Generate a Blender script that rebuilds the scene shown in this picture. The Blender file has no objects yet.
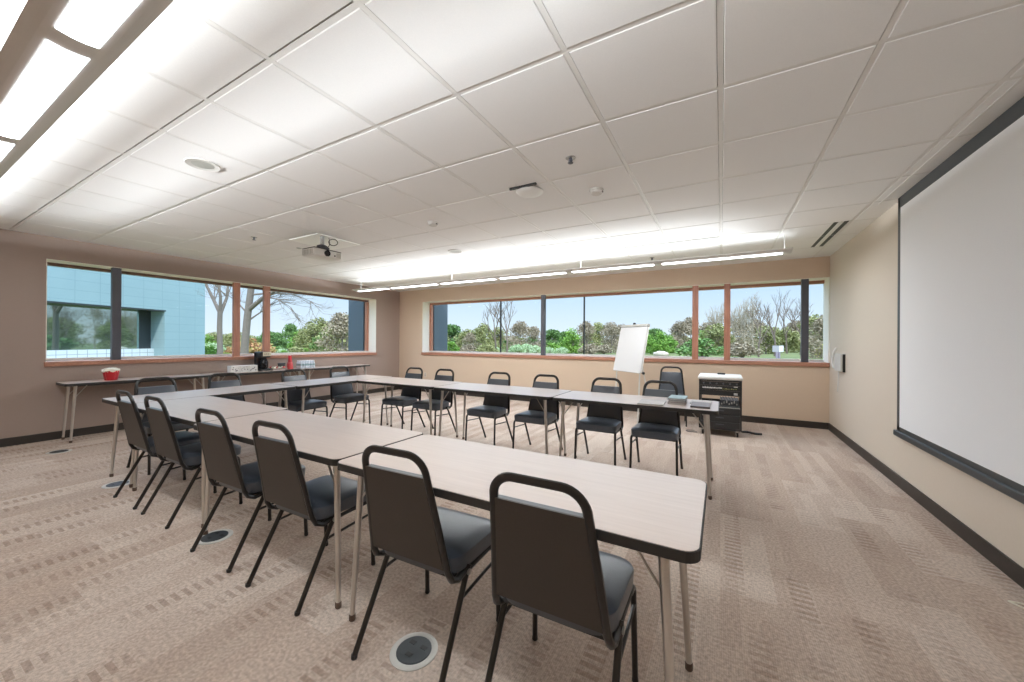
import bpy, bmesh, math, random
from mathutils import Vector, Matrix
PI = math.pi
random.seed(7)
SC = bpy.context.scene
COL = SC.collection

# ------------------------------------------------------------------ colour / materials
def lin(c):
    c /= 255.0
    return c / 12.92 if c <= 0.04045 else ((c + 0.055) / 1.055) ** 2.4
def rgb(r, g, b):
    return (lin(r), lin(g), lin(b), 1.0)

def new_mat(name):
    m = bpy.data.materials.new(name)
    m.use_nodes = True
    nt = m.node_tree
    for n in list(nt.nodes):
        nt.nodes.remove(n)
    out = nt.nodes.new('ShaderNodeOutputMaterial')
    b = nt.nodes.new('ShaderNodeBsdfPrincipled')
    nt.links.new(b.outputs[0], out.inputs[0])
    return m, nt, b

def N(nt, t, **kw):
    n = nt.nodes.new(t)
    for k, v in kw.items():
        setattr(n, k, v)
    return n

def math_node(nt, op, a, b=None, c=None):
    n = nt.nodes.new('ShaderNodeMath')
    n.operation = op
    for i, v in enumerate((a, b, c)):
        if v is None:
            continue
        if isinstance(v, (int, float)):
            n.inputs[i].default_value = v
        else:
            nt.links.new(v, n.inputs[i])
    return n.outputs[0]

def mix_col(nt, fac, a, b, mode='MIX'):
    n = nt.nodes.new('ShaderNodeMix')
    n.data_type = 'RGBA'
    n.blend_type = mode
    for sock, v in ((n.inputs[0], fac), (n.inputs[6], a), (n.inputs[7], b)):
        if isinstance(v, (int, float, tuple)):
            sock.default_value = v
        else:
            nt.links.new(v, sock)
    return n.outputs[2]

def plain(name, col, rough=0.5, metal=0.0, var=0.06, scale=30.0, bump=0.0, coat=0.0, spec=0.5):
    """a surface colour with a little procedural unevenness"""
    m, nt, b = new_mat(name)
    tc = N(nt, 'ShaderNodeTexCoord')
    no = N(nt, 'ShaderNodeTexNoise')
    no.inputs['Scale'].default_value = scale
    no.inputs['Detail'].default_value = 3
    nt.links.new(tc.outputs['Object'], no.inputs['Vector'])
    lo = tuple(c * (1 - var) for c in col[:3]) + (1,)
    hi = tuple(min(1, c * (1 + var)) for c in col[:3]) + (1,)
    nt.links.new(mix_col(nt, no.outputs['Fac'], lo, hi), b.inputs['Base Color'])
    b.inputs['Roughness'].default_value = rough
    b.inputs['Metallic'].default_value = metal
    b.inputs['Specular IOR Level'].default_value = spec
    b.inputs['Coat Weight'].default_value = coat
    if bump:
        bp = N(nt, 'ShaderNodeBump')
        bp.inputs['Strength'].default_value = bump
        bp.inputs['Distance'].default_value = 0.002
        nt.links.new(no.outputs['Fac'], bp.inputs['Height'])
        nt.links.new(bp.outputs[0], b.inputs['Normal'])
    return m

def emit(name, col, strength):
    m = bpy.data.materials.new(name)
    m.use_nodes = True
    nt = m.node_tree
    for n in list(nt.nodes):
        nt.nodes.remove(n)
    out = nt.nodes.new('ShaderNodeOutputMaterial')
    e = nt.nodes.new('ShaderNodeEmission')
    e.inputs[0].default_value = col
    e.inputs[1].default_value = strength
    nt.links.new(e.outputs[0], out.inputs[0])
    return m

M = {}
M['head_brown'] = plain('dark_brown_rail', rgb(112, 84, 72), 0.5)
M['wall_taupe'] = plain('taupe_paint', rgb(158, 140, 130), 0.75, var=0.03, scale=60, bump=0.15)
M['wall_tan'] = plain('tan_paint', rgb(208, 186, 163), 0.75, var=0.03, scale=60, bump=0.15)
M['wall_beige'] = plain('beige_paint', rgb(213, 201, 186), 0.55, var=0.03, scale=60, bump=0.15)
M['reveal'] = plain('cream_reveal_paint', rgb(240, 235, 224), 0.7, var=0.02)
M['baseboard'] = plain('dark_vinyl_base', rgb(50, 43, 37), 0.5)
M['plenum'] = plain('dark_plenum', rgb(120, 117, 114), 0.9)
M['grid'] = plain('white_grid_metal', rgb(226, 224, 220), 0.45, var=0.02)
M['white'] = plain('white_plastic', rgb(226, 225, 222), 0.4, var=0.02)
M['plate'] = plain('bright_white_plate', rgb(250, 250, 246), 0.5, var=0.01)
M['offwhite'] = plain('offwhite_plastic', rgb(205, 202, 196), 0.5, var=0.03)
M['pend_body'] = plain('pendant_grey_metal', rgb(214, 212, 209), 0.45, var=0.02)
M['black'] = plain('black_plastic', rgb(32, 32, 33), 0.45)
M['black_edge'] = plain('black_rubber_edge', rgb(44, 41, 38), 0.55)
M['frame'] = plain('black_enamel_tube', rgb(33, 29, 26), 0.3, var=0.1)
M['vinyl'] = plain('black_vinyl', rgb(72, 78, 87), 0.32, var=0.12, scale=90, bump=0.25, spec=0.8)
M['backcloth'] = plain('dark_brown_vinyl', rgb(60, 53, 47), 0.5, var=0.1, scale=120, bump=0.2)
M['chrome'] = plain('satin_chrome', rgb(208, 203, 197), 0.28, metal=0.85, var=0.04)
M['steel'] = plain('brushed_steel', rgb(170, 168, 165), 0.35, metal=0.8)
M['ring'] = plain('cast_aluminium_ring', rgb(196, 194, 188), 0.4)
M['glide'] = plain('brown_glide', rgb(96, 78, 66), 0.6)
M['dark_metal'] = plain('dark_grey_mullion', rgb(78, 78, 86), 0.45)
M['charcoal'] = plain('charcoal_metal', rgb(52, 57, 60), 0.4)
M['paper'] = plain('white_paper', rgb(198, 196, 195), 0.8, var=0.015)
M['red'] = plain('red_plastic', rgb(190, 32, 42), 0.35)
M['salmon'] = plain('salmon_red_plastic', rgb(204, 84, 84), 0.4)
M['bookblue'] = plain('blue_green_cover', rgb(150, 176, 182), 0.5)
M['bookgrey'] = plain('grey_cover', rgb(120, 116, 122), 0.5)
M['booktan'] = plain('tan_cover', rgb(150, 136, 128), 0.5)
M['popcorn'] = plain('cream_paper', rgb(236, 232, 216), 0.8)
M['bottle'] = plain('clear_bluish_plastic', rgb(214, 222, 232), 0.15)
M['cap'] = plain('white_cap', rgb(235, 236, 240), 0.4)
M['lens_dark'] = plain('dark_glass', rgb(18, 18, 22), 0.08)
M['silver'] = plain('silver_plastic', rgb(178, 176, 170), 0.4, metal=0.2)
M['beige_plastic'] = plain('beige_panel', rgb(214, 204, 178), 0.4)
M['pave'] = plain('white_paving_panel', rgb(222, 226, 230), 0.7)
M['stone'] = plain('tan_stone', rgb(190, 176, 160), 0.9, var=0.2, scale=6)
M['ext_wall'] = plain('slate_blue_cladding', rgb(86, 97, 108), 0.5, var=0.05)
M['sign_white'] = plain('sign_white', rgb(226, 226, 230), 0.6)
M['sign_grey'] = plain('sign_grey', rgb(168, 164, 170), 0.6)
M['sign_post'] = plain('sign_post_mauve', rgb(150, 138, 156), 0.6)

def screen_mat():
    m, nt, b = new_mat('matte_white_screen_fabric')
    no = N(nt, 'ShaderNodeTexNoise'); no.inputs['Scale'].default_value = 300
    nt.links.new(mix_col(nt, no.outputs['Fac'], rgb(236, 237, 240), rgb(242, 243, 245)), b.inputs['Base Color'])
    b.inputs['Roughness'].default_value = 0.85
    return m
M['screen'] = screen_mat()

def wood_mat(name, c1, c2, rough, axis='X', stretch=(1.2, 26, 26)):
    m, nt, b = new_mat(name)
    tc = N(nt, 'ShaderNodeTexCoord')
    mp = N(nt, 'ShaderNodeMapping')
    mp.inputs['Scale'].default_value = stretch
    nt.links.new(tc.outputs['Object'], mp.inputs[0])
    no = N(nt, 'ShaderNodeTexNoise')
    no.inputs['Scale'].default_value = 2.2
    no.inputs['Detail'].default_value = 6
    no.inputs['Roughness'].default_value = 0.65
    nt.links.new(mp.outputs[0], no.inputs['Vector'])
    r = N(nt, 'ShaderNodeValToRGB')
    r.color_ramp.elements[0].position = 0.3
    r.color_ramp.elements[0].color = c1
    r.color_ramp.elements[1].position = 0.72
    r.color_ramp.elements[1].color = c2
    nt.links.new(no.outputs['Fac'], r.inputs[0])
    nt.links.new(r.outputs[0], b.inputs['Base Color'])
    b.inputs['Roughness'].default_value = rough
    return m
def add_coat(m, w, ro):
    b = [n for n in m.node_tree.nodes if n.type == 'BSDF_PRINCIPLED'][0]
    b.inputs['Coat Weight'].default_value = w; b.inputs['Coat Roughness'].default_value = ro; b.inputs['Coat IOR'].default_value = 1.75
M['laminate'] = wood_mat('light_woodgrain_laminate', rgb(186, 164, 150), rgb(199, 179, 166), 0.42)
add_coat(M['laminate'], 1.0, 0.34)
M['sill'] = wood_mat('reddish_maple', rgb(158, 108, 86), rgb(184, 134, 110), 0.4)
M['mullion_wood'] = wood_mat('reddish_maple_upright', rgb(160, 104, 84), rgb(188, 134, 110), 0.4, stretch=(26, 26, 1.2))

def ceiling_mat():
    m, nt, b = new_mat('white_mineral_tile')
    tc = N(nt, 'ShaderNodeTexCoord')
    no = N(nt, 'ShaderNodeTexNoise'); no.inputs['Scale'].default_value = 220; no.inputs['Detail'].default_value = 2
    nt.links.new(tc.outputs['Object'], no.inputs['Vector'])
    n2 = N(nt, 'ShaderNodeTexNoise'); n2.inputs['Scale'].default_value = 0.8
    nt.links.new(tc.outputs['Object'], n2.inputs['Vector'])
    a = mix_col(nt, no.outputs['Fac'], rgb(232, 231, 229), rgb(240, 239, 237))
    nt.links.new(mix_col(nt, math_node(nt, 'MULTIPLY', n2.outputs['Fac'], 0.12), a, rgb(222, 220, 217)), b.inputs['Base Color'])
    b.inputs['Roughness'].default_value = 0.9
    bp = N(nt, 'ShaderNodeBump'); bp.inputs['Strength'].default_value = 0.15; bp.inputs['Distance'].default_value = 0.001
    nt.links.new(no.outputs['Fac'], bp.inputs['Height']); nt.links.new(bp.outputs[0], b.inputs['Normal'])
    return m
M['tile'] = ceiling_mat()

def carpet_mat():
    """carpet planks 25 cm x 1 m laid along Y, each with its own tone; some carry a ladder of short bars"""
    m, nt, b = new_mat('plank_carpet')
    L = nt.links.new
    tc = N(nt, 'ShaderNodeTexCoord')
    sp = N(nt, 'ShaderNodeSeparateXYZ'); L(tc.outputs['Object'], sp.inputs[0])
    X, Y = sp.outputs[0], sp.outputs[1]
    W = 0.25
    xs = math_node(nt, 'DIVIDE', X, W)
    col = math_node(nt, 'FLOOR', xs)
    fx = math_node(nt, 'SUBTRACT', xs, col)                    # 0..1 inside a plank
    w1 = N(nt, 'ShaderNodeTexWhiteNoise'); w1.noise_dimensions = '1D'; L(col, w1.inputs['W'])
    ys = math_node(nt, 'ADD', Y, math_node(nt, 'MULTIPLY', w1.outputs[0], 3.0))
    row = math_node(nt, 'FLOOR', ys)
    cm = N(nt, 'ShaderNodeCombineXYZ'); L(col, cm.inputs[0]); L(row, cm.inputs[1])
    w2 = N(nt, 'ShaderNodeTexWhiteNoise'); w2.noise_dimensions = '2D'; L(cm.outputs[0], w2.inputs['Vector'])
    sc = N(nt, 'ShaderNodeSeparateColor'); L(w2.outputs['Color'], sc.inputs[0])
    r1, r2, r3 = sc.outputs[0], sc.outputs[1], sc.outputs[2]
    ramp = N(nt, 'ShaderNodeValToRGB')
    e = ramp.color_ramp.elements
    e[0].position = 0.0; e[0].color = rgb(178, 161, 148)
    e[1].position = 1.0; e[1].color = rgb(196, 181, 168)
    k = e.new(0.35); k.color = rgb(184, 166, 152)
    k = e.new(0.7); k.color = rgb(192, 176, 163)
    L(r1, ramp.inputs[0])
    base = ramp.outputs[0]
    # two stripes inside each plank, of a second tone, broken along Y
    nb = N(nt, 'ShaderNodeTexNoise'); nb.noise_dimensions = '2D'
    nb.inputs['Scale'].default_value = 1.0; nb.inputs['Detail'].default_value = 1
    c2 = N(nt, 'ShaderNodeCombineXYZ')
    L(math_node(nt, 'MULTIPLY', math_node(nt, 'FLOOR', math_node(nt, 'MULTIPLY', xs, 3.0)), 7.31), c2.inputs[0])
    L(math_node(nt, 'MULTIPLY', Y, 1.1), c2.inputs[1])
    L(c2.outputs[0], nb.inputs['Vector'])
    stripe = math_node(nt, 'GREATER_THAN', nb.outputs['Fac'], 0.52)
    base = mix_col(nt, math_node(nt, 'MULTIPLY', stripe, 0.3), base, rgb(170, 149, 135))
    # ladder bars
    period = 0.046
    ph = math_node(nt, 'FRACT', math_node(nt, 'ADD', math_node(nt, 'DIVIDE', Y, period), math_node(nt, 'MULTIPLY', r3, 5.0)))
    bar = math_node(nt, 'GREATER_THAN', ph, 0.5)
    lo = math_node(nt, 'MULTIPLY', r2, 0.5)
    inb = math_node(nt, 'MULTIPLY', math_node(nt, 'GREATER_THAN', fx, lo), math_node(nt, 'LESS_THAN', fx, math_node(nt, 'ADD', lo, 0.36)))
    nl = N(nt, 'ShaderNodeTexNoise'); nl.noise_dimensions = '2D'; nl.inputs['Scale'].default_value = 2.3
    L(tc.outputs['Object'], nl.inputs['Vector'])
    lm = N(nt, 'ShaderNodeMapRange'); lm.inputs[1].default_value = 0.36; lm.inputs[2].default_value = 0.6
    L(nl.outputs['Fac'], lm.inputs[0])
    has = math_node(nt, 'GREATER_THAN', r3, 0.12)
    amt = math_node(nt, 'MULTIPLY', math_node(nt, 'MULTIPLY', bar, inb), math_node(nt, 'MULTIPLY', math_node(nt, 'MULTIPLY', lm.outputs[0], has), 0.45))
    base = mix_col(nt, amt, base, rgb(128, 103, 89))
    # loop-pile ribs along Y and fibre speckle
    rib = math_node(nt, 'SINE', math_node(nt, 'MULTIPLY', X, 2 * PI / 0.0083))
    nf = N(nt, 'ShaderNodeTexNoise'); nf.inputs['Scale'].default_value = 420; nf.inputs['Detail'].default_value = 2
    L(tc.outputs['Object'], nf.inputs['Vector'])
    nm = N(nt, 'ShaderNodeTexNoise'); nm.inputs['Scale'].default_value = 70; nm.inputs['Detail'].default_value = 3
    L(tc.outputs['Object'], nm.inputs['Vector'])
    f = math_node(nt, 'ADD', math_node(nt, 'MULTIPLY', rib, 0.06), math_node(nt, 'ADD', math_node(nt, 'MULTIPLY', math_node(nt, 'SUBTRACT', nf.outputs['Fac'], 0.5), 0.9),
                  math_node(nt, 'MULTIPLY', math_node(nt, 'SUBTRACT', nm.outputs['Fac'], 0.5), 1.15)))
    v = math_node(nt, 'ADD', f, 1.0)
    cv = N(nt, 'ShaderNodeCombineColor'); L(v, cv.inputs[0]); L(v, cv.inputs[1]); L(v, cv.inputs[2])
    base = mix_col(nt, 1.0, base, cv.outputs[0], 'MULTIPLY')
    L(base, b.inputs['Base Color'])
    b.inputs['Roughness'].default_value = 0.95
    b.inputs['Specular IOR Level'].default_value = 0.15
    bp = N(nt, 'ShaderNodeBump'); bp.inputs['Strength'].default_value = 0.35; bp.inputs['Distance'].default_value = 0.003
    L(f, bp.inputs['Height']); L(bp.outputs[0], b.inputs['Normal'])
    return m
M['carpet'] = carpet_mat()

def glass_mat(name, tint, refl=1.0):
    m = bpy.data.materials.new(name); m.use_nodes = True
    nt = m.node_tree
    for n in list(nt.nodes): nt.nodes.remove(n)
    out = N(nt, 'ShaderNodeOutputMaterial')
    tr = N(nt, 'ShaderNodeBsdfTransparent'); tr.inputs[0].default_value = tint
    gl = N(nt, 'ShaderNodeBsdfGlossy'); gl.inputs['Roughness'].default_value = 0.0
    fr = N(nt, 'ShaderNodeFresnel'); fr.inputs[0].default_value = 1.45
    mx = N(nt, 'ShaderNodeMixShader')
    nt.links.new(math_node(nt, 'MULTIPLY', fr.outputs[0], refl), mx.inputs[0])
    nt.links.new(tr.outputs[0], mx.inputs[1]); nt.links.new(gl.outputs[0], mx.inputs[2])
    nt.links.new(mx.outputs[0], out.inputs[0])
    return m
M['glass'] = glass_mat('window_glass', (0.97, 0.985, 0.98, 1), 0.06)

def mirror_glass():
    m, nt, b = new_mat('reflective_facade_glass')
    b.inputs['Base Color'].default_value = rgb(170, 186, 182)
    b.inputs['Metallic'].default_value = 0.9
    b.inputs['Roughness'].default_value = 0.03
    return m
M['facade_glass'] = mirror_glass()

def facade_mat():
    m, nt, b = new_mat('pale_blue_panel_cladding')
    tc = N(nt, 'ShaderNodeTexCoord')
    sp = N(nt, 'ShaderNodeSeparateXYZ'); nt.links.new(tc.outputs['Object'], sp.inputs[0])
    fz = math_node(nt, 'FRACT', math_node(nt, 'DIVIDE', sp.outputs[2], 0.42))
    jz = math_node(nt, 'LESS_THAN', fz, 0.05)
    fx = math_node(nt, 'FRACT', math_node(nt, 'DIVIDE', sp.outputs[0], 0.9))
    jx = math_node(nt, 'LESS_THAN', fx, 0.03)
    j = math_node(nt, 'MAXIMUM', jz, jx)
    no = N(nt, 'ShaderNodeTexNoise'); no.inputs['Scale'].default_value = 0.9
    nt.links.new(tc.outputs['Object'], no.inputs['Vector'])
    base = mix_col(nt, no.outputs['Fac'], rgb(138, 164, 172), rgb(152, 177, 183))
    nt.links.new(mix_col(nt, math_node(nt, 'MULTIPLY', j, 0.3), base, rgb(92, 120, 132)), b.inputs['Base Color'])
    b.inputs['Roughness'].default_value = 0.5
    return m
M['facade'] = facade_mat()

def pave_mat():
    m, nt, b = new_mat('white_square_panels')
    tc = N(nt, 'ShaderNodeTexCoord')
    br = N(nt, 'ShaderNodeTexBrick')
    br.offset = 0.0
    br.inputs['Scale'].default_value = 1.0
    br.inputs['Brick Width'].default_value = 0.36
    br.inputs['Row Height'].default_value = 0.3
    br.inputs['Mortar Size'].default_value = 0.012
    br.inputs['Color1'].default_value = rgb(222, 228, 232)
    br.inputs['Color2'].default_value = rgb(214, 222, 228)
    br.inputs['Mortar'].default_value = rgb(150, 160, 168)
    sp = N(nt, 'ShaderNodeSeparateXYZ'); nt.links.new(tc.outputs['Object'], sp.inputs[0])
    cb = N(nt, 'ShaderNodeCombineXYZ'); nt.links.new(sp.outputs[0], cb.inputs[0]); nt.links.new(sp.outputs[2], cb.inputs[1])
    nt.links.new(cb.outputs[0], br.inputs['Vector'])
    nt.links.new(br.outputs['Color'], b.inputs['Base Color'])
    b.inputs['Roughness'].default_value = 0.7
    return m
M['pave'] = pave_mat()

def leaf_mat(name, c1, c2, c3):
    m, nt, b = new_mat(name)
    oi = N(nt, 'ShaderNodeObjectInfo')
    ge = N(nt, 'ShaderNodeNewGeometry')
    r = N(nt, 'ShaderNodeValToRGB')
    r.color_ramp.elements[0].color = c1; r.color_ramp.elements[1].color = c3
    k = r.color_ramp.elements.new(0.5); k.color = c2
    f = math_node(nt, 'FRACT', math_node(nt, 'ADD', math_node(nt, 'MULTIPLY', ge.outputs['Random Per Island'], 0.8), math_node(nt, 'MULTIPLY', oi.outputs['Random'], 0.2)))
    nt.links.new(f, r.inputs[0])
    nt.links.new(r.outputs[0], b.inputs['Base Color'])
    b.inputs['Roughness'].default_value = 0.7
    b.inputs['Specular IOR Level'].default_value = 0.2
    return m
M['leaf_green'] = leaf_mat('spring_green_leaves', rgb(86, 126, 50), rgb(116, 156, 66), rgb(152, 184, 92))
M['leaf_dark'] = leaf_mat('deep_green_leaves', rgb(78, 110, 60), rgb(102, 134, 74), rgb(130, 156, 94))
M['leaf_olive'] = leaf_mat('olive_leaves', rgb(116, 122, 76), rgb(144, 146, 96), rgb(172, 170, 118))
M['leaf_brown'] = leaf_mat('budding_brown_twigs', rgb(126, 116, 96), rgb(154, 140, 118), rgb(180, 166, 144))
M['leaf_white'] = leaf_mat('white_blossom_leaves', rgb(122, 156, 98), rgb(176, 198, 152), rgb(214, 224, 196))
M['leaf_orange'] = leaf_mat('rusty_orange_leaves', rgb(178, 128, 92), rgb(198, 152, 112), rgb(160, 160, 90))
M['leaf_yellow'] = leaf_mat('yellow_blossom', rgb(196, 186, 82), rgb(214, 204, 100), rgb(150, 166, 80))
M['bark'] = plain('grey_bark', rgb(118, 104, 94), 0.9, var=0.2, scale=12)
M['bark_grey'] = plain('pale_grey_bark', rgb(122, 112, 104), 0.9, var=0.2, scale=12)
M['birch'] = plain('pale_birch_bark', rgb(170, 158, 142), 0.9, var=0.2, scale=12)

def lawn_mat():
    m, nt, b = new_mat('mown_grass')
    tc = N(nt, 'ShaderNodeTexCoord')
    no = N(nt, 'ShaderNodeTexNoise'); no.inputs['Scale'].default_value = 0.35; no.inputs['Detail'].default_value = 4
    nt.links.new(tc.outputs['Object'], no.inputs['Vector'])
    nt.links.new(mix_col(nt, no.outputs['Fac'], rgb(88, 100, 50), rgb(118, 122, 70)), b.inputs['Base Color'])
    b.inputs['Roughness'].default_value = 0.9
    return m
M['lawn'] = lawn_mat()
M['asphalt'] = plain('pale_asphalt', rgb(176, 172, 168), 0.9, var=0.06, scale=4)

# ------------------------------------------------------------------ mesh building
class MB:
    def __init__(s):
        s.v, s.f = [], []
    def add(s, vs, fs):
        o = len(s.v)
        s.v += [tuple(v) for v in vs]
        s.f += [tuple(i + o for i in f) for f in fs]
        return s
    def box(s, x0, x1, y0, y1, z0, z1, mat=None):
        vs = [(x, y, z) for z in (z0, z1) for y in (y0, y1) for x in (x0, x1)]
        if mat is not None:
            vs = [mat @ Vector(v) for v in vs]
        return s.add(vs, [(0, 2, 3, 1), (4, 5, 7, 6), (0, 1, 5, 4), (2, 6, 7, 3), (0, 4, 6, 2), (1, 3, 7, 5)])
    def rbox(s, x0, x1, y0, y1, z0, z1, r=0.004, seg=2, mat=None):
        bm = bmesh.new()
        bmesh.ops.create_cube(bm, size=1.0)
        for v in bm.verts:
            v.co = Vector(((x0 + x1) / 2 + v.co.x * (x1 - x0), (y0 + y1) / 2 + v.co.y * (y1 - y0), (z0 + z1) / 2 + v.co.z * (z1 - z0)))
        bmesh.ops.bevel(bm, geom=bm.edges[:], offset=r, segments=seg, affect='EDGES', profile=0.5)
        if mat is not None:
            bm.transform(mat)
        s.bm(bm)
        return s
    def bm(s, bm):
        bm.verts.index_update()
        s.add([v.co.copy() for v in bm.verts], [[v.index for v in f.verts] for f in bm.faces])
        bm.free()
    def tube(s, pts, r, seg=8, radii=None, closed=False, flat=1.0):
        pts = [Vector(p) for p in pts]
        n = len(pts)
        radii = radii or [r] * n
        tang = []
        for i in range(n):
            if closed:
                t = pts[(i + 1) % n] - pts[i - 1]
            else:
                t = pts[min(i + 1, n - 1)] - pts[max(i - 1, 0)]
            tang.append(t.normalized())
        up = Vector((0, 0, 1)) if abs(tang[0].z) < 0.9 else Vector((1, 0, 0))
        nrm = (up - tang[0] * up.dot(tang[0])).normalized()
        vs, fs = [], []
        for i in range(n):
            nrm = (nrm - tang[i] * nrm.dot(tang[i])).normalized()
            bi = tang[i].cross(nrm)
            for k in range(seg):
                a = 2 * PI * k / seg
                vs.append(pts[i] + (nrm * math.cos(a) + bi * math.sin(a) * flat) * radii[i])
        m = n if closed else n - 1
        for i in range(m):
            j = (i + 1) % n
            for k in range(seg):
                q = (k + 1) % seg
                fs.append((i * seg + k, i * seg + q, j * seg + q, j * seg + k))
        if not closed:
            fs.append(tuple(range(seg))[::-1])
            fs.append(tuple((n - 1) * seg + k for k in range(seg)))
        return s.add(vs, fs)
    def lathe(s, prof, seg=24, c=(0, 0, 0), mat=None):
        vs, fs = [], []
        for (r, z) in prof:
            for k in range(seg):
                a = 2 * PI * k / seg
                p = Vector((c[0] + r * math.cos(a), c[1] + r * math.sin(a), c[2] + z))
                vs.append(mat @ p if mat is not None else p)
        for i in range(len(prof) - 1):
            for k in range(seg):
                q = (k + 1) % seg
                fs.append((i * seg + k, i * seg + q, (i + 1) * seg + q, (i + 1) * seg + k))
        fs.append(tuple(range(seg))[::-1])
        fs.append(tuple((len(prof) - 1) * seg + k for k in range(seg)))
        return s.add(vs, fs)
    def prism(s, poly, z0, z1, mat=None):
        n = len(poly)
        vs = [Vector((p[0], p[1], z0)) for p in poly] + [Vector((p[0], p[1], z1)) for p in poly]
        if mat is not None:
            vs = [mat @ v for v in vs]
        fs = [tuple(range(n))[::-1], tuple(range(n, 2 * n))] + [(i, (i + 1) % n, n + (i + 1) % n, n + i) for i in range(n)]
        return s.add(vs, fs)
    def quad(s, a, b, c, d):
        return s.add([a, b, c, d], [(0, 1, 2, 3)])
    def build(s, name, mat, parent=None, smooth=False, loc=None):
        me = bpy.data.meshes.new(name)
        me.from_pydata([tuple(v) for v in s.v], [], s.f)
        me.update()
        bm = bmesh.new(); bm.from_mesh(me)
        if len(bm.faces) < 60000:
            bmesh.ops.recalc_face_normals(bm, faces=bm.faces[:])
        bm.to_mesh(me); bm.free()
        if smooth:
            for p in me.polygons:
                p.use_smooth = True
            try:
                me.set_sharp_from_angle(angle=math.radians(38))
            except Exception:
                pass
        me.materials.append(mat)
        o = bpy.data.objects.new(name, me)
        COL.objects.link(o)
        if parent is not None:
            o.parent = parent
        if loc is not None:
            o.location = loc
        return o

def rrect(x0, x1, y0, y1, r, n=6):
    out = []
    for cx, cy, a0 in ((x1 - r, y1 - r, 0), (x0 + r, y1 - r, PI / 2), (x0 + r, y0 + r, PI), (x1 - r, y0 + r, 1.5 * PI)):
        for i in range(n + 1):
            a = a0 + PI / 2 * i / n
            out.append((cx + r * math.cos(a), cy + r * math.sin(a)))
    return out

def round_path(pts, r, n=5):
    """polyline with its inner corners rounded"""
    pts = [Vector(p) for p in pts]
    out = [pts[0]]
    for i in range(1, len(pts) - 1):
        a, b, c = pts[i - 1], pts[i], pts[i + 1]
        u, w = (a - b), (c - b)
        rr = min(r, u.length * 0.48, w.length * 0.48)
        p0, p1 = b + u.normalized() * rr, b + w.normalized() * rr
        for k in range(n + 1):
            t = k / n
            out.append(p0 * (1 - t) ** 2 + b * 2 * t * (1 - t) + p1 * t * t)
    out.append(pts[-1])
    return out

def tag(o, label=None, cat=None, group=None, kind=None):
    if label: o['label'] = label
    if cat: o['category'] = cat
    if group: o['group'] = group
    if kind: o['kind'] = kind
    return o
def thing(name, label, cat, loc=(0, 0, 0), rz=0.0, group=None):
    o = bpy.data.objects.new(name, None)
    o.empty_display_size = 0.1
    COL.objects.link(o)
    o.location = loc
    o.rotation_euler = (0, 0, rz)
    return tag(o, label, cat, group)
def dup(root, loc, rz, label=None, group=None, scale=None):
    r = root.copy(); COL.objects.link(r)
    r.location = loc; r.rotation_euler = (0, 0, rz)
    if scale: r.scale = scale
    if label: r['label'] = label
    if group: r['group'] = group
    for ch in list(root.children):
        c = ch.copy(); COL.objects.link(c); c.parent = r
        for g in list(ch.children):
            d = g.copy(); COL.objects.link(d); d.parent = c
    return r
def struct(o):
    o['kind'] = 'structure'
    return o

# ------------------------------------------------------------------ camera
F_PX, YAW, PITCH, ROLL, CAMH = 373.617, 0.51097, 0.00057, 0.00577, 1.2965
c_, s_ = math.cos(YAW), math.sin(YAW)
R = Vector((c_, s_, 0)); Fw = Vector((-s_, c_, 0)); Z = Vector((0, 0, 1))
F2 = Fw * math.cos(PITCH) + Z * math.sin(PITCH)
U2 = -Fw * math.sin(PITCH) + Z * math.cos(PITCH)
R3 = R * math.cos(ROLL) + U2 * math.sin(ROLL)
U3 = U2 * math.cos(ROLL) - R * math.sin(ROLL)
cam = bpy.data.cameras.new('camera')
cam.sensor_width = 36.0
cam.lens = F_PX / 1024 * 36.0
cam.clip_start = 0.05; cam.clip_end = 600
co = bpy.data.objects.new('camera', cam)
COL.objects.link(co)
mw = Matrix.Identity(4)
for i in range(3):
    mw[i][0], mw[i][1], mw[i][2] = R3[i], U3[i], -F2[i]
mw[2][3] = CAMH
co.matrix_world = mw
SC.camera = co
def bearing(u, v, depth):
    """a far place outside given by its bearing from the room (photo column/row) and its distance"""
    a, b = (u - 512) / F_PX, -(v - 341) / F_PX
    return Vector((0, 0, CAMH)) + (R3 * a + U3 * b + F2) * depth

# ------------------------------------------------------------------ room shell
XR, YB, XL, CZ, YF = 1.413, 7.21, -7.477, 2.601, -1.6
T = 0.35                                  # wall thickness
BW = dict(x0=-6.67, x1=XR, z0=1.0, z1=2.285)      # back window opening
LW = dict(y0=1.243, y1=6.434, z0=1.0, z1=2.31)    # left window opening

struct(MB().box(XL - T, XR + T, YF - T, YB + T, -0.15, 0.0).build('floor', M['carpet']))
b = MB()
b.box(XL - T, XL, YF - T, LW['y0'], 0, CZ + 0.1); b.box(XL - T, XL, LW['y1'], YB + T, 0, CZ + 0.1)
b.box(XL - T, XL, LW['y0'], LW['y1'], 0, LW['z0'] - 0.06); b.box(XL - T, XL, LW['y0'], LW['y1'], LW['z1'], CZ + 0.1)
struct(b.build('wall_left', M['wall_taupe']))
b = MB()
b.box(XL, BW['x0'], YB, YB + T, 0, CZ + 0.1)
b.box(BW['x0'], XR, YB, YB + T, 0, BW['z0'] - 0.06); b.box(BW['x0'], XR, YB, YB + T, BW['z1'], CZ + 0.1)
struct(b.build('wall_back', M['wall_tan']))
struct(MB().box(XR, XR + T, YF - T, YB + T, 0, CZ + 0.1).build('wall_right', M['wall_beige']))
struct(MB().box(XL, XR, YF - T, YF, 0, CZ + 0.1).build('wall_front', M['wall_tan']))
bt, bh = 0.012, 0.1
struct(MB().box(XL, XL + bt, YF, YB, 0, bh).build('baseboard_left', M['baseboard']))
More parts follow.
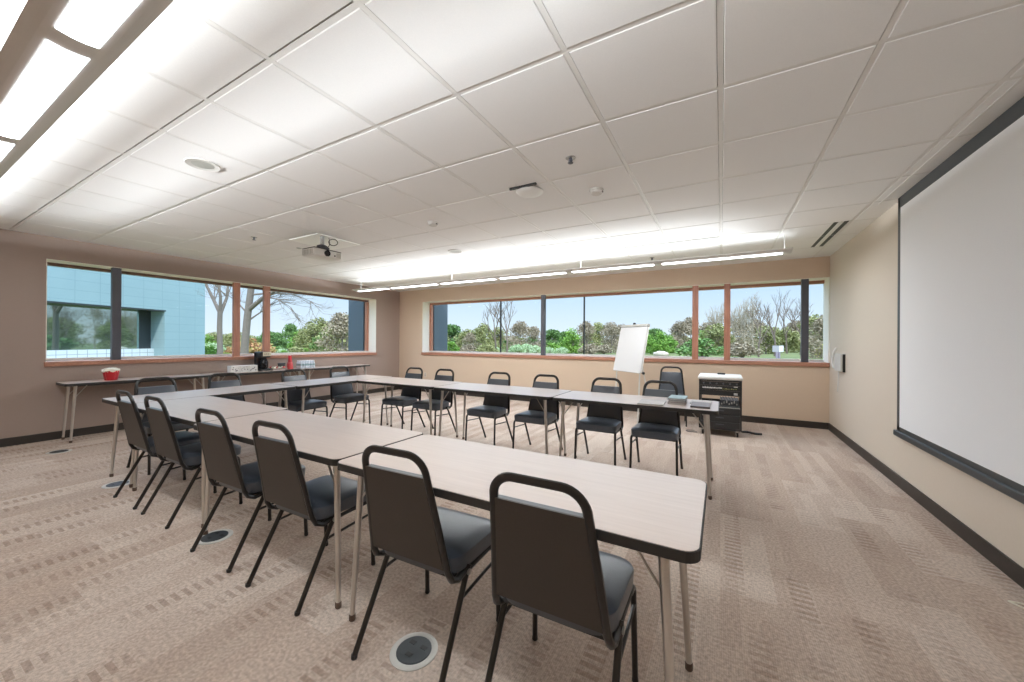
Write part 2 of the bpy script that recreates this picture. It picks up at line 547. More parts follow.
struct(MB().box(XL + bt, XR - bt, YB - bt, YB, 0, bh).build('baseboard_back', M['baseboard']))
struct(MB().box(XR - bt, XR, YF, YB, 0, bh).build('baseboard_right', M['baseboard']))
struct(MB().box(XL + bt, XR - bt, YF, YF + bt, 0, bh).build('baseboard_front', M['baseboard']))

# ceiling: tiles hung in a tee grid, dark plenum and roof above
GX, GY, P = -0.01, 0.967, 0.6096
gxs = [GX + P * k for k in range(-13, 4)]
gys = [GY + P * k for k in range(-5, 12)]
b = MB()
def clampi(a, lo, hi): return max(lo, min(hi, a))
for i in range(len(gxs) - 1):
    for j in range(len(gys) - 1):
        x0, x1 = clampi(gxs[i] + .0135, XL, XR), clampi(gxs[i + 1] - .0135, XL, XR)
        far_gap = .019 if abs(gys[j + 1] - GY) < .01 else .0135
        y0, y1 = clampi(gys[j] + .0135, YF, YB), clampi(gys[j + 1] - far_gap, YF, YB)
        if x1 - x0 > .03 and y1 - y0 > .03:
            b.rbox(x0, x1, y0, y1, CZ - .003, CZ + .016, r=.003, seg=1)
ceil = struct(b.build('ceiling', M['tile']))
b = MB()
for x in gxs:
    if XL < x < XR: b.box(x - .012, x + .012, YF, YB, CZ - .001, CZ + .01)
for y in gys:
    if YF < y < YB: b.box(XL, XR, y - .012, y + .012, CZ - .0005, CZ + .009)
for (x0, x1, y0, y1) in ((XL, XL + .02, YF, YB), (XR - .02, XR, YF, YB), (XL, XR, YF, YF + .02), (XL, XR, YB - .02, YB)):
    b.box(x0, x1, y0, y1, CZ - .002, CZ + .009)
g = struct(b.build('trim_1', M['grid']))
struct(MB().box(XL - T, XR + T, YF - T, YB + T, CZ + .1, CZ + .4).build('ceiling_slab', M['plenum']))

# back window: cream reveals, wood sill, metal frame, mullions, panes
def window_back():
    w = thing('window_1', None, None); struct(w)
    yg = YB + 0.31
    z0, z1 = BW['z0'], BW['z1']
    b = MB()
    b.box(BW['x0'] - .001, BW['x0'] + .006, YB - .001, YB + T, z0, z1)
    b.box(BW['x0'], XR, YB - .001, YB + T, z1 - .006, z1 + .001)
    b.box(XR - .012, XR + .001, YB, YB + T, z0, z1)
    b.build('reveal_lining', M['reveal'], w)
    MB().rbox(BW['x0'] - .015, XR, YB - .03, YB + T, z0 - .065, z0, .006).build('window_sill', M['sill'], w)
    b = MB()
    b.box(BW['x0'] + .006, XR - .012, yg - .03, yg + .03, z0, z0 + .035)
    b.build('bottom_rail', M['white'], w)
    b = MB()
    b.box(BW['x0'] + .006, XR - .012, yg - .04, yg + .04, z1 - .055, z1 - .006)
    b.build('head_rail', M['sill'], w)
    MB().box(BW['x0'] + .006, BW['x0'] + .05, yg - .05, yg + .04, z0 + .035, z1 - .055).build('jamb', M['mullion_wood'], w)
    # thin black joints between panes
    for x in (-4.52, -2.495):
        MB().box(x - .012, x + .012, yg - .02, yg + .02, z0, z1 - .05).build('glazing_joint', M['black'], w)
    for (x0, x1) in ((-3.345, -3.258), (1.075, 1.165)):
        MB().rbox(x0, x1, YB + .0, YB + .075, z0 - .004, z1 + .004, .004).build('mullion', M['dark_metal'], w)
    for (x0, x1) in ((-.446, -.352), (.036, .128)):
        m_ = MB().rbox(x0, x1, YB + .0, YB + .06, z0 - .004, z1 + .004, .004).build('mullion', M['mullion_wood'], w)
        m_['label'] = 'wooden mullion'
    xs = [BW['x0'] + .05, -4.52, -3.35, -2.495, -.41, .084, 1.14, XR - .012]
    for a, c in zip(xs[:-1], xs[1:]):
        MB().box(a + .001, c - .001, yg - .003, yg + .003, z0 + .03, z1 - .05).build('pane', M['glass'], w)
window_back()
def window_left():
    w = thing('window_2', None, None); struct(w)
    xg = XL - 0.31
    y0, y1, z0, z1 = LW['y0'], LW['y1'], LW['z0'], LW['z1']
    b = MB()
    b.box(XL - T, XL + .001, y0 - .001, y0 + .006, z0, z1)
    b.box(XL - T, XL + .001, y1 - .006, y1 + .001, z0, z1)
    b.box(XL - T, XL + .001, y0, y1, z1 - .006, z1 + .001)
    b.build('reveal_lining', M['reveal'], w)
    MB().rbox(XL - T, XL + .03, y0 - .015, y1 + .015, z0 - .06, z0, .006).build('window_sill', M['sill'], w)
    MB().box(xg - .03, xg + .03, y0 + .006, y1 - .006, z0, z0 + .035).build('bottom_rail', M['white'], w)
    MB().box(xg - .04, xg + .04, y0 + .006, y1 - .006, z1 - .045, z1 - .006).build('head_rail', M['head_brown'], w)
    MB().box(xg - .04, xg + .05, y1 - .05, y1 - .006, z0 + .035, z1 - .055).build('jamb', M['mullion_wood'], w)
    MB().rbox(XL - .075, XL, 1.833, 1.926, z0 - .004, z1 + .004, .004).build('mullion', M['dark_metal'], w)
    for (a, c) in ((3.335, 3.437), (3.832, 3.944)):
        m_ = MB().rbox(XL - .06, XL, a, c, z0 - .004, z1 + .004, .004).build('mullion', M['mullion_wood'], w)
        m_['label'] = 'wooden mullion'
    ys = [y0 + .006, 1.88, 3.386, 3.888, y1 - .05]
    for a, c in zip(ys[:-1], ys[1:]):
        MB().box(xg - .003, xg + .003, a + .001, c - .001, z0 + .03, z1 - .05).build('pane', M['glass'], w)
window_left()

# ------------------------------------------------------------------ pendants
M['lens'] = emit('pendant_lens_glow', (0.90, 0.955, 1.0, 1), 31.0)
M['lens_dimmed'] = emit('pendant_lens_glow_dimmed', (0.90, 0.955, 1.0, 1), 13.0)
def pendant(name, yc, label):
    x0, x1, zr, zb, hw = (-7.05 if yc > 3 else -6.70), 0.72, 2.405, 2.372, 0.117
    t = thing(name, label, 'ceiling light', ((x0 + x1) / 2, yc, zb), 0, 'long pendant lights')
    L = (x1 - x0) / 2
    prof = []
    for k in range(13):
        u = -1 + 2 * k / 12
        prof.append((u * hw, (zr - zb) * u * u))
    inner = [(y * .97, z + .008) for y, z in prof][::-1]
    ring = prof + inner
    n = len(ring)
    vs = [(-L, y, z) for y, z in ring] + [(L, y, z) for y, z in ring]
    fs = [(i, (i + 1) % n, n + (i + 1) % n, n + i) for i in range(n)]
    fs += [tuple(range(n)), tuple(range(n, 2 * n))[::-1]]
    MB().add(vs, fs).build('housing', M['pend_body'], t, smooth=False)
    for s in (-1, 1):
        pl = prof + [(hw, .045), (-hw, .045)]
        e = MB()
        m4 = Matrix(((0, 0, 1, s * L), (1, 0, 0, 0), (0, 1, 0, 0), (0, 0, 0, 1)))
        e.prism(pl, -.006, .006, m4)
        e.build('end_cap', M['pend_body'], t)
    gaps = [-6.0, -4.69, -3.385, -2.08, -.775]
    edges = [x0 + .03] + gaps + [x1 - .03]
    for a, c in zip(edges[:-1], edges[1:]):
        a2, c2 = a + .055 - (x0 + x1) / 2, c - .055 - (x0 + x1) / 2
        if c2 - a2 < .12: continue
        b = MB()
        vs, fs = [], []
        for k in range(9):
            u = -1 + 2 * k / 8
            y = u * .053
            z = (zr - zb) * (y / hw) ** 2 - .0025
            vs += [(a2, y, z), (c2, y, z)]
        for k in range(8):
            fs.append((2 * k, 2 * k + 1, 2 * k + 3, 2 * k + 2))
        o = b.add(vs, fs).build('lens', M['lens_dimmed' if yc < 3 else 'lens'], t)
    # top baffle put in unseen to keep the fill light off the ceiling above
    ya, yb_ = -.10, .075
    if yc < 3: MB().box(-L + .02, L - .02, ya, yb_, .048, .052).build('added_baffle', M['pend_body'], t)
    for hx in (-6.92, -4.4, -1.9, .66):
        MB().tube([(hx - (x0 + x1) / 2, 0, .012), (hx - (x0 + x1) / 2, 0, CZ - zb)], .006, 8).build('hanger', M['white'], t)
    li = bpy.data.lights.new(name + '_uplight', 'AREA')
    li.shape = 'RECTANGLE'; li.size = 2 * L - .1; li.size_y = .16
    li.energy = UP_W[0] if yc < 3 else UP_W[1]; li.color = (0.89, 0.95, 1.0)
    lo = bpy.data.objects.new(name + '_uplight', li); COL.objects.link(lo)
    lo.parent = t
    lo.location = (0, 0, .058); lo.rotation_euler = (PI, 0, 0)
    # added fill light hidden in the trough, brightens the ceiling towards the room's middle
    li = bpy.data.lights.new(name + '_ceiling_fill', 'AREA')
    li.shape = 'RECTANGLE'; li.size = 2 * L - 1.6; li.size_y = .025
    li.energy = SIDE_W[0] if yc < 3 else SIDE_W[1]; li.color = (0.89, 0.95, 1.0)
    lo = bpy.data.objects.new(name + '_ceiling_fill', li); COL.objects.link(lo)
    lo.parent = t
    lo.location = (0, 0, .028)
    d = 1 if yc < 3 else -1
    lo.rotation_euler = Vector((0, d * math.cos(math.radians(3)), math.sin(math.radians(3)))).to_track_quat('-Z', 'Y').to_euler()
    return t
UP_W = (34, 9)
SIDE_W = (140, 125)
pendant('pendant_light', 0.405, 'long grey pendant light with glowing lens panels overhead, nearest the camera')
pendant('pendant_light', 5.54, 'long slim pendant light hung along the back wall above the windows')

# ------------------------------------------------------------------ tables
def folding_table(length, width, label, group='wood-grain folding tables', name='folding_table', loc=(0, 0, 0), rz=0, h=0.74):
    t = thing(name, label, 'table', loc, rz, group)
    hl, hw = length / 2 - .002, width / 2 - .002
    MB().prism(rrect(-hl + .004, hl - .004, -hw + .004, hw - .004, .042), h - .02, h).build('table_top', M['laminate'], t)
    b = MB()
    o_, i_ = rrect(-hl, hl, -hw, hw, .045), rrect(-hl + .004, hl - .004, -hw + .004, hw - .004, .042)
    n = len(o_)
    vs = [(x, y, h - .0015) for x, y in i_] + [(x, y, h - .002) for x, y in o_] + [(x, y, h - .032) for x, y in o_] + [(x, y, h - .032) for x, y in i_]
    fs = []
    for r in range(3):
        for k in range(n):
            q = (k + 1) % n
            fs.append((r * n + k, r * n + q, (r + 1) * n + q, (r + 1) * n + k))
    fs.append(tuple(3 * n + k for k in range(n)))
    b.add(vs, fs).build('edge_band', M['black_edge'], t)
    b = MB()
    for s in (-1, 1):
        b.box(-hl + .12, hl - .12, s * (hw - .15) - .008, s * (hw - .15) + .008, h - .052, h - .032)
    b.build('apron', M['black_edge'], t)
    for sx in (-1, 1):
        tx, fx = hl - .10, hl - .06
        for sy in (-1, 1):
            ty, fy = sy * (hw - .075), sy * (hw - .06)
            lg = MB().tube([(sx * tx, ty, h - .032), (sx * (tx + .005), ty, h - .12), (sx * fx, fy, .02)], .015, 12, [.016, .0155, .0115]).build('leg', M['chrome'], t, smooth=True)
            MB().lathe([(.0115, .03), (.0145, .026), (.0145, .004), (.012, 0)], 12, (sx * fx, fy, 0)).build('glide', M['glide'], lg)
            MB().tube([(sx * (tx + .012), ty, h - .19), (sx * (tx - .10), ty * .96, h - .034)], .005, 6).build('brace', M['chrome'], t)
        MB().tube([(sx * tx, -hw + .08, h - .042), (sx * tx, hw - .08, h - .042)], .01, 8).build('crossbar', M['chrome'], t)
    return t

def tb(x0, x1, y0, y1, label, along='x', **kw):
    cx, cy = (x0 + x1) / 2, (y0 + y1) / 2
    if along == 'x':
        return folding_table(x1 - x0, y1 - y0, label, loc=(cx, cy, 0), **kw)
    return folding_table(y1 - y0, x1 - x0, label, loc=(cx, cy, 0), rz=PI / 2, **kw)
tb(-1.548, -.044, 1.09, 1.70, 'wood-grain folding table at the screen end of the camera-side row', )
tb(-3.043, -1.552, 1.11, 1.72, 'middle wood-grain folding table of the camera-side row')
tb(-4.43, -3.047, 1.15, 1.765, 'wood-grain folding table joining the camera-side row to the left row')
tb(-5.06, -4.434, 1.165, 2.655, 'wood-grain folding table of the left row, its free end nearest the camera', along='y')
tb(-5.05, -4.405, 2.659, 4.135, 'wood-grain folding table of the left row forming the far corner', along='y')
tb(-4.401, -3.034, 3.455, 4.09, 'wood-grain folding table next to the far corner in the back row')
tb(-3.03, -1.478, 3.44, 4.06, 'middle wood-grain folding table of the back row')
tb(-1.474, -.014, 3.435, 4.045, 'wood-grain folding table carrying books and papers in the back row')
for i, (a, c, lab) in enumerate(((1.31, 2.83, 'narrow folding table under the windows with the red bucket on it'),
                            (2.834, 4.354, 'narrow folding table under the windows with the coffee maker on it'),
                            (4.358, 5.88, 'narrow folding table under the windows at the far corner, mostly empty'))):
    tb(-7.44, -6.985, a, c, lab, along='y', group='narrow tables along the window wall', name='narrow_folding_table')

# ------------------------------------------------------------------ chairs
def make_chair():
    t = thing('stacking_chair', 'x', 'chair')
    # seat cushion: rounded front, slightly domed
    bm = bmesh.new()
    bmesh.ops.create_grid(bm, x_segments=14, y_segments=14, size=0.5)
    def outline(u, v):
        w = .202 + .008 * (v + .5)
        x = 2 * u * w
        y = -.118 + (v + .5) * .372
        return x, y
    top = []
    for v in bm.verts:
        u, w = v.co.x, v.co.y
        a = max(abs(u) * 2, abs(w) * 2)
        # squircle rounding of corners
        k = 1.0
        if abs(u) * 2 > .6 and abs(w) * 2 > .6:
            p, q = (abs(u) * 2 - .6) / .4, (abs(w) * 2 - .6) / .4
            m_ = max(p, q); d = math.hypot(p, q)
            if d > 0:
                s_c = m_ / d
                u = math.copysign((.6 + p * s_c * .4) / 2, u); w = math.copysign((.6 + q * s_c * .4) / 2, w)
        x, y = outline(u, w)
        dome = .013 * (1 - (abs(v.co.x) * 2) ** 4) * (1 - (abs(v.co.y) * 2) ** 4)
        edge = -.008 * max(0, (a - .9) / .1) ** 2
        v.co = Vector((x, y, .455 + dome + edge))
    bv = [e for e in bm.edges if e.is_boundary]
    r = bmesh.ops.extrude_edge_only(bm, edges=bv)
    for v in [g for g in r['geom'] if isinstance(g, bmesh.types.BMVert)]:
        v.co.z = .438; v.co.x *= 1.014; v.co.y = (v.co.y - .04) * 1.014 + .04
    bv = [e for e in bm.edges if e.is_boundary]
    r = bmesh.ops.extrude_edge_only(bm, edges=bv)
    for v in [g for g in r['geom'] if isinstance(g, bmesh.types.BMVert)]:
        v.co.z = .388; v.co.x *= .985; v.co.y = (v.co.y - .04) * .985 + .04
    bv = [e for e in bm.edges if e.is_boundary]
    bmesh.ops.edgeloop_fill(bm, edges=bv)
    b = MB(); b.bm(bm)
    b.build('seat', M['vinyl'], t, smooth=True)
    MB().rbox(-.185, .185, -.108, .20, .376, .39, .003, 1).build('seat_base', M['black'], t)
    # lean of the back plane: y as a function of z
    def by(z): return -.128 - (z - .365) * .2 - max(0, z - .6) * .02
    def bw(z): return .198 - (z - .365) * .098            # half width of the back frame
    # back frame: from under the seat, up, over the handle and down again
    def side(s):
        p = [(s * .198, -.02, .378), (s * .198, -.085, .365), (s * .198, -.122, .384)]
        for z in (.42, .50, .58, .66, .74, .79):
            p.append((s * bw(z), by(z), z))
        return p
    rad, zt = .075, .876
    L_, R_ = side(-1), side(1)
    arc = []
    wtop = bw(.80)
    for k in range(9):
        a = PI - PI / 2 * k / 8
        arc.append((-wtop + rad + rad * math.cos(a), by(zt - rad + rad * math.sin(a)), zt - rad + rad * math.sin(a)))
    arc2 = [(-x, y, z) for x, y, z in arc[::-1]]
    MB().tube(L_ + arc + arc2 + R_[::-1], .0122, 10, flat=1.25).build('back_frame', M['frame'], t, smooth=True)
    # padded back with flat rear panel
    poly = []
    zb, ztp = .432, .797
    poly = [(-bw(zb) + .008, zb), (bw(zb) - .008, zb), (bw(ztp) - .008, ztp), (-bw(ztp) + .008, ztp)]
    def backslab(n0, n1, inset, name, mat):
        bm = bmesh.new()
        nx, nz = 10, 10
        grid = {}
        for layer, off in ((0, n0), (1, n1)):
            for i in range(nx + 1):
                for j in range(nz + 1):
                    u, w = i / nx * 2 - 1, j / nz
                    z = zb + inset + (ztp - zb - 2 * inset) * w
                    x = u * (bw(z) - .009 - inset)
                    puff = 0
                    if layer == 1:
                        puff = .012 * (1 - u ** 4) * (1 - (2 * w - 1) ** 4)
                    grid[layer, i, j] = bm.verts.new((x, by(z) + off + puff, z))
        for layer in (0, 1):
            for i in range(nx):
                for j in range(nz):
                    bm.faces.new([grid[layer, i, j], grid[layer, i + 1, j], grid[layer, i + 1, j + 1], grid[layer, i, j + 1]])
        per = [(i, 0) for i in range(nx)] + [(nx, j) for j in range(nz)] + [(i, nz) for i in range(nx, 0, -1)] + [(0, j) for j in range(nz, 0, -1)]
        for a, c in zip(per, per[1:] + per[:1]):
            bm.faces.new([grid[0, a[0], a[1]], grid[0, c[0], c[1]], grid[1, c[0], c[1]], grid[1, a[0], a[1]]])
        q = MB(); q.bm(bm)
        return q.build(name, mat, t, smooth=True)
    back = backslab(-.004, .018, 0, 'backrest', M['vinyl'])
    backslab(-.011, -.0035, .0, 'back_panel', M['backcloth'])
    # lower skirt of the rear panel under the seat line
    # seat side rails running to the front legs
    rail = MB()
    for s in (-1, 1):
        rail.tube([(s * .198, -.03, .366), (s * .2, .06, .372), (s * .202, .19, .378)], .0105, 8)
    rail.tube([(-.198, .18, .374), (.198, .18, .374)], .009, 8)
    rail.tube([(-.196, -.06, .362), (.196, -.06, .362)], .009, 8)
    rail.build('seat_frame', M['frame'], t, smooth=True)
    for s in (-1, 1):
        l1 = MB().tube(round_path([(s * .202, .15, .376), (s * .204, .212, .378), (s * .21, .228, 0.012)], .03, 5), .0112, 10).build('leg', M['frame'], t, smooth=True)
        MB().lathe([(.012, .018), (.0125, .004), (.010, 0)], 10, (s * .21, .228, 0)).build('glide', M['black'], l1)
        l2 = MB().tube(round_path([(s * .204, -.015, .392), (s * .206, -.045, .345), (s * .212, -.22, .012)], .03, 4), .0118, 10).build('leg', M['frame'], t, smooth=True)
        MB().lathe([(.0125, .018), (.013, .004), (.0105, 0)], 10, (s * .212, -.222, 0)).build('glide', M['black'], l2)
        MB().tube([(s * .209, -.075, .288), (s * .208, .218, .305)], .0068, 8).build('stretcher', M['frame'], t, smooth=True)
        MB().lathe([(.006, -.004), (.012, -.003), (.012, .003), (.006, .004)], 10, mat=Matrix.Translation((s * .217, -.03, .372)) @ Matrix.Rotation(PI / 2, 4, 'Y')).build('bolt', M['steel'], t)
    return t
CH = make_chair()
first = [True]
def chair(x, y, rz, label, group):
    if first[0]:
        first[0] = False
        CH.location = (x, y, 0); CH.rotation_euler = (0, 0, rz); CH['label'] = label; CH['group'] = group
        return CH
    return dup(CH, (x, y, 0), rz, label, group)
ords = ['first', 'second', 'third', 'fourth', 'fifth', 'sixth']
for i, (x, y, rz) in enumerate(((-.487, 1.247, .02), (-1.095, 1.247, .035), (-1.955, 1.264, .02), (-2.605, 1.268, .02), (-3.515, 1.303, .0), (-4.105, 1.305, 0))):
    chair(x, y, rz, 'black stacking chair with its back to the camera, %s from the screen end' % ords[i], 'chairs on the camera side')
for i, (x, y, rz) in enumerate(((-.56, 3.97, PI), (-1.13, 3.985, PI), (-1.875, 3.985, PI), (-2.55, 3.99, PI), (-3.49, 4.02, PI), (-4.085, 4.025, PI))):
    chair(x, y, rz, 'black stacking chair facing the camera behind the back tables, %s from the equipment cart' % ords[i], 'chairs behind the back tables')
for i, (x, y, rz) in enumerate(((-5.0, 3.79, -PI / 2), (-4.985, 3.065, -PI / 2), (-5.02, 2.245, -PI / 2), (-5.0, 1.62, -PI / 2 + .05))):
    chair(x, y, rz, 'black stacking chair at the left tables facing the screen, %s from the far corner' % ords[i], 'chairs along the left tables')
chair(-.70, 6.52, PI + .12, 'black stacking chair alone against the back wall, between easel and equipment cart', 'chairs by the wall')

# ------------------------------------------------------------------ projection screen on the right wall
def proj_screen():
    xs = 1.375
    y1, y0 = 4.60, 1.30
    t = thing('projection_screen', 'large pull-down white projection screen with black border on the right wall', 'projection screen', (xs, (y0 + y1) / 2, .5))
    oy = -(y0 + y1) / 2; oz = -.5
    MB().box(-.002, .002, y0 + .1 + oy, y1 - .05 + oy, .56 + oz, 2.495 + oz).build('screen_surface', M['screen'], t)
    b = MB()
    b.box(-.001, .004, y0 + oy, y0 + .1 + oy, .52 + oz, 2.59 + oz); b.box(-.003, .004, y1 - .05 + oy, y1 + oy, .52 + oz, 2.59 + oz)
    b.box(-.003, .004, y0 + oy, y1 + oy, 2.495 + oz, 2.592 + oz); b.box(-.003, .004, y0 + oy, y1 + oy, .52 + oz, .56 + oz)
    b.build('screen_border', M['charcoal'], t)
    MB().rbox(-.018, .018, y0 - .04 + oy, y1 + .04 + oy, .47 + oz, .522 + oz, .01, 3).build('weight_bar', M['charcoal'], t)
    b = MB()
    for yy in (y0 + .3, (y0 + y1) / 2, y1 - .3): b.box(.004, XR - xs + .005, yy - .03 + oy, yy + .03 + oy, 2.56 + oz, 2.59 + oz)
    b.build('wall_mount', M['charcoal'], t)
    MB().tube([(0, (y0 + y1) / 2 + oy, -.03), (0, (y0 + y1) / 2 + oy, -.06)], .006, 8).build('pull_tab', M['black'], t)
proj_screen()
b = MB()
b.box(XR - .14, XR - .125, YF, 4.72, CZ - .006, CZ - .002)
struct(b.build('trim_2', M['grid']))

def wall_control():
    t = thing('wall_control_box', 'small white box on the right wall beside the window with a cord hanging down', 'wall control', (XR, 6.56, 1.03))
    MB().rbox(-.05, 0, -.17, .14, -.11, .12, .008, 2).build('cover', M['offwhite'], t)
    MB().box(-.028, -.001, -.178, -.17, -.115, .12).build('side_plate', M['black'], t)
    MB().tube(round_path([(-.04, .08, .20), (-.065, .13, .12), (-.065, .15, 0), (-.055, .12, -.08)], .06), .014, 8).build('handset', M['white'], t, smooth=True)
    MB().tube(round_path([(-.03, .02, -.11), (-.03, .03, -.25), (-.02, .10, -.40)], .05), .004, 6).build('cord', M['white'], t, smooth=True)
wall_control()

def wall_outlet(x, z, label):
    t = thing('wall_outlet', label, 'wall outlet', (x, YB, z))
    MB().rbox(-.036, .036, -.006, 0, -.058, .058, .003, 1).build('cover_plate', M['wall_beige'], t)
    for dz in (-.022, .022):
        s = MB().lathe([(.016, 0), (.016, .003)], 14, mat=Matrix.Translation((0, -.006, dz)) @ Matrix.Rotation(PI / 2, 4, 'X')).build('socket', M['booktan'], t)
wall_outlet(-6.56, .43, 'small beige outlet plate low on the back wall')

# ------------------------------------------------------------------ ceiling fittings
def on_ceiling(name, label, cat, x, y, group=None):
    return thing(name, label, cat, (x, y, CZ - .003), 0, group)
def disc(name, label, cat, x, y, r, d, mat, ringmat=None, group=None):
    t = on_ceiling(name, label, cat, x, y, group)
    MB().lathe([(r * .82, -d * .55), (r * .97, -d), (r, -d * .6), (r, 0)], 32).build('trim_ring', ringmat or mat, t, smooth=True)
    MB().lathe([(r * .5, -d * .6), (r * .82, -d * .5), (r * .82, -.001)], 32).build('grille', mat, t, smooth=True)
    return t
disc('ceiling_speaker', 'large round grey ceiling speaker between the near pendant and the left wall', 'ceiling speaker', -3.37, 1.295, .105, .008, M['silver'], M['offwhite'], 'ceiling speakers')
disc('ceiling_speaker', 'small round grey ceiling speaker in front of the far slot vents', 'ceiling speaker', -3.38, 4.32, .10, .008, M['silver'], M['offwhite'], 'ceiling speakers')
def dome():
    t = on_ceiling('ceiling_access_point', 'white saucer-shaped device with a dark slot under the middle of the ceiling', 'ceiling device', -1.45, 2.83)
    MB().lathe([(.02, -.034), (.075, -.031), (.105, -.024), (.118, -.014), (.115, -.008)], 32, (0, .05, 0)).build('dome', M['white'], t, smooth=True)
    MB().lathe([(.10, -.010), (.10, -.001)], 32, (0, .05, 0)).build('base', M['offwhite'], t)
    MB().box(-.13, .12, -.075, -.055, -.016, 0).build('bracket', M['black'], t)
dome()
def smoke(x, y, label):
    t = on_ceiling('smoke_detector', label, 'smoke detector', x, y, 'smoke detectors')
    MB().lathe([(.058, -.012), (.06, -.006), (.06, 0)], 24).build('base', M['offwhite'], t, smooth=True)
    MB().lathe([(.02, -.042), (.044, -.038), (.052, -.028), (.052, -.012)], 24).build('cap', M['offwhite'], t, smooth=True)
    MB().box(.046, .056, -.01, .01, -.03, -.02).build('light', M['black'], t)
smoke(-.94, 3.14, 'round smoke detector hanging between the sprinkler and the back slot vents')
smoke(-2.77, 3.15, 'round white smoke detector between the saucer device and the projector')
def sprinkler(x, y, label, flush=False):
    t = on_ceiling('ceiling_sprinkler', label, 'sprinkler', x, y, 'ceiling sprinklers')
    MB().lathe([(.034, -.003), (.036, 0)], 20).build('escutcheon', M['steel'], t)
    if flush:
        MB().lathe([(.012, -.010), (.024, -.007), (.024, -.003)], 16).build('cover', M['silver'], t)
        return
    MB().lathe([(.006, -.033), (.007, -.024), (.011, -.012), (.012, -.003)], 12).build('nozzle', M['dark_metal'], t)
    MB().lathe([(.018, -.037), (.020, -.034), (.006, -.031)], 16).build('deflector', M['dark_metal'], t)
    b = MB()
    for s in (-1, 1):
        b.tube([(s * .010, 0, -.012), (s * .014, 0, -.02), (s * .004, 0, -.033)], .003, 6)
    b.build('yoke', M['dark_metal'], t)
sprinkler(-.94, 2.51, 'dark sprinkler head near the middle of the ceiling')
sprinkler(-5.18, 2.53, 'dark sprinkler head above the left tables')
sprinkler(-.94, 6.08, 'sprinkler head beyond the far pendant above the back windows')
sprinkler(-5.23, 3.14, 'small recessed sprinkler head beside the projector plate', True)

def slot(name, x0, x1, y, label, group='linear slot vents', w=.02, dy=0):
    t = thing(name, label, 'ceiling vent', ((x0 + x1) / 2, y, CZ - .004), 0, group)
    h = (x1 - x0) / 2
    MB().box(-h, h, -w / 2, w / 2, -.001, .003).build('slot', M['black'], t)
    b = MB()
    b.box(-h, h, -w / 2 - .008, -w / 2, -.003, .003); b.box(-h, h, w / 2, w / 2 + .008, -.003, .003)
    b.build('flange', M['grid'], t)
    return t
slot('slot_vent', -5.92, -4.86, 5.25, 'slim slot vent in the ceiling nearest the far left corner')
slot('slot_vent', -3.63, -3.06, 5.27, 'slim slot vent above the middle of the back windows, left piece of a pair')
slot('slot_vent', -3.05, -2.47, 5.27, 'slim slot vent above the middle of the back windows, right piece of a pair')
slot('slot_vent', -1.21, -.635, 5.275, 'slim pale slot vent in the ceiling in front of the easel')
slot('slot_vent', -.625, -.03, 5.275, 'slim dark slot vent in the ceiling in front of the lone wall chair')
def long_vent():
    t = thing('return_vent', 'double black slot vent in the ceiling beside the right wall', 'ceiling vent', (1.115, 5.81, CZ - .004))
    for x in (-.045, .045):
        for (a, c) in ((-.6, -.01), (.01, .6)):
            MB().box(x - .02, x + .02, a, c, -.001, .003).build('slot', M['black'], t)
    b = MB()
    for x in (-.07, 0, .07): b.box(x - .004, x + .004, -.61, .61, -.003, .003)
    b.build('flange', M['grid'], t)
long_vent()

def projector():
    t = thing('projector', 'white and grey projector hung on a pole from a white ceiling plate', 'projector', (-4.33, 2.89, 2.355))
    MB().rbox(-.555, .051, -.092, .513, .231, .243, .003, 1).build('ceiling_plate', M['plate'], t)
    MB().tube([(0, 0, .085), (0, 0, .24)], .024, 14).build('pole', M['silver'], t, smooth=True)
    MB().lathe([(.06, .07), (.066, .085), (.06, .11), (.028, .125)], 20).build('collar', M['dark_metal'], t, smooth=True)
    b = MB()
    b.box(-.12, .12, -.015, .015, .055, .075); b.box(-.015, .015, -.12, .12, .055, .075)
    for sx in (-1, 1): b.tube([(sx * .11, 0, .065), (sx * .12, 0, .045)], .008, 8)
    b.build('bracket', M['dark_metal'], t)
    bd = MB().rbox(-.125, .125, -.185, .185, -.045, .05, .022, 3).build('body', M['white'], t, smooth=True)
    MB().rbox(-.122, .122, -.182, .182, .043, .053, .004, 1).build('top_cover', M['black'], t)
    ln = MB().lathe([(.036, 0), (.038, .02), (.034, .026), (.030, .012)], 20, mat=Matrix.Translation((.12, -.02, .0)) @ Matrix.Rotation(PI / 2, 4, 'Y')).build('lens', M['lens_dark'], t, smooth=True)
    b = MB()
    for k in range(7): b.box(-.1 + k * .03, -.085 + k * .03, -.188, -.183, -.03, .03)
    b.build('vent', M['silver'], t)
    b = MB()
    for k in range(4): b.box(.122, .128, .11 + k * .016, .118 + k * .016, -.03, .03)
    b.build('vent', M['silver'], t)
    MB().lathe([(.01, 0), (.01, .008)], 12, mat=Matrix.Translation((.122, .085, -.012)) @ Matrix.Rotation(PI / 2, 4, 'Y')).build('sensor', M['black'], t)
    ring = [(.10 + .036 * math.cos(a * PI / 8), .08 + .036 * math.cos(a * PI / 8), .16 + .04 * math.sin(a * PI / 8)) for a in range(16)]
    MB().tube(ring, .005, 6, closed=True).build('cable_loop', M['black'], t, smooth=True)
    MB().tube(round_path([(.05, .03, .075), (.07, .05, .12), (.03, .08, .17), (.0, .09, .235)], .04), .004, 6).build('cable', M['black'], t, smooth=True)
projector()

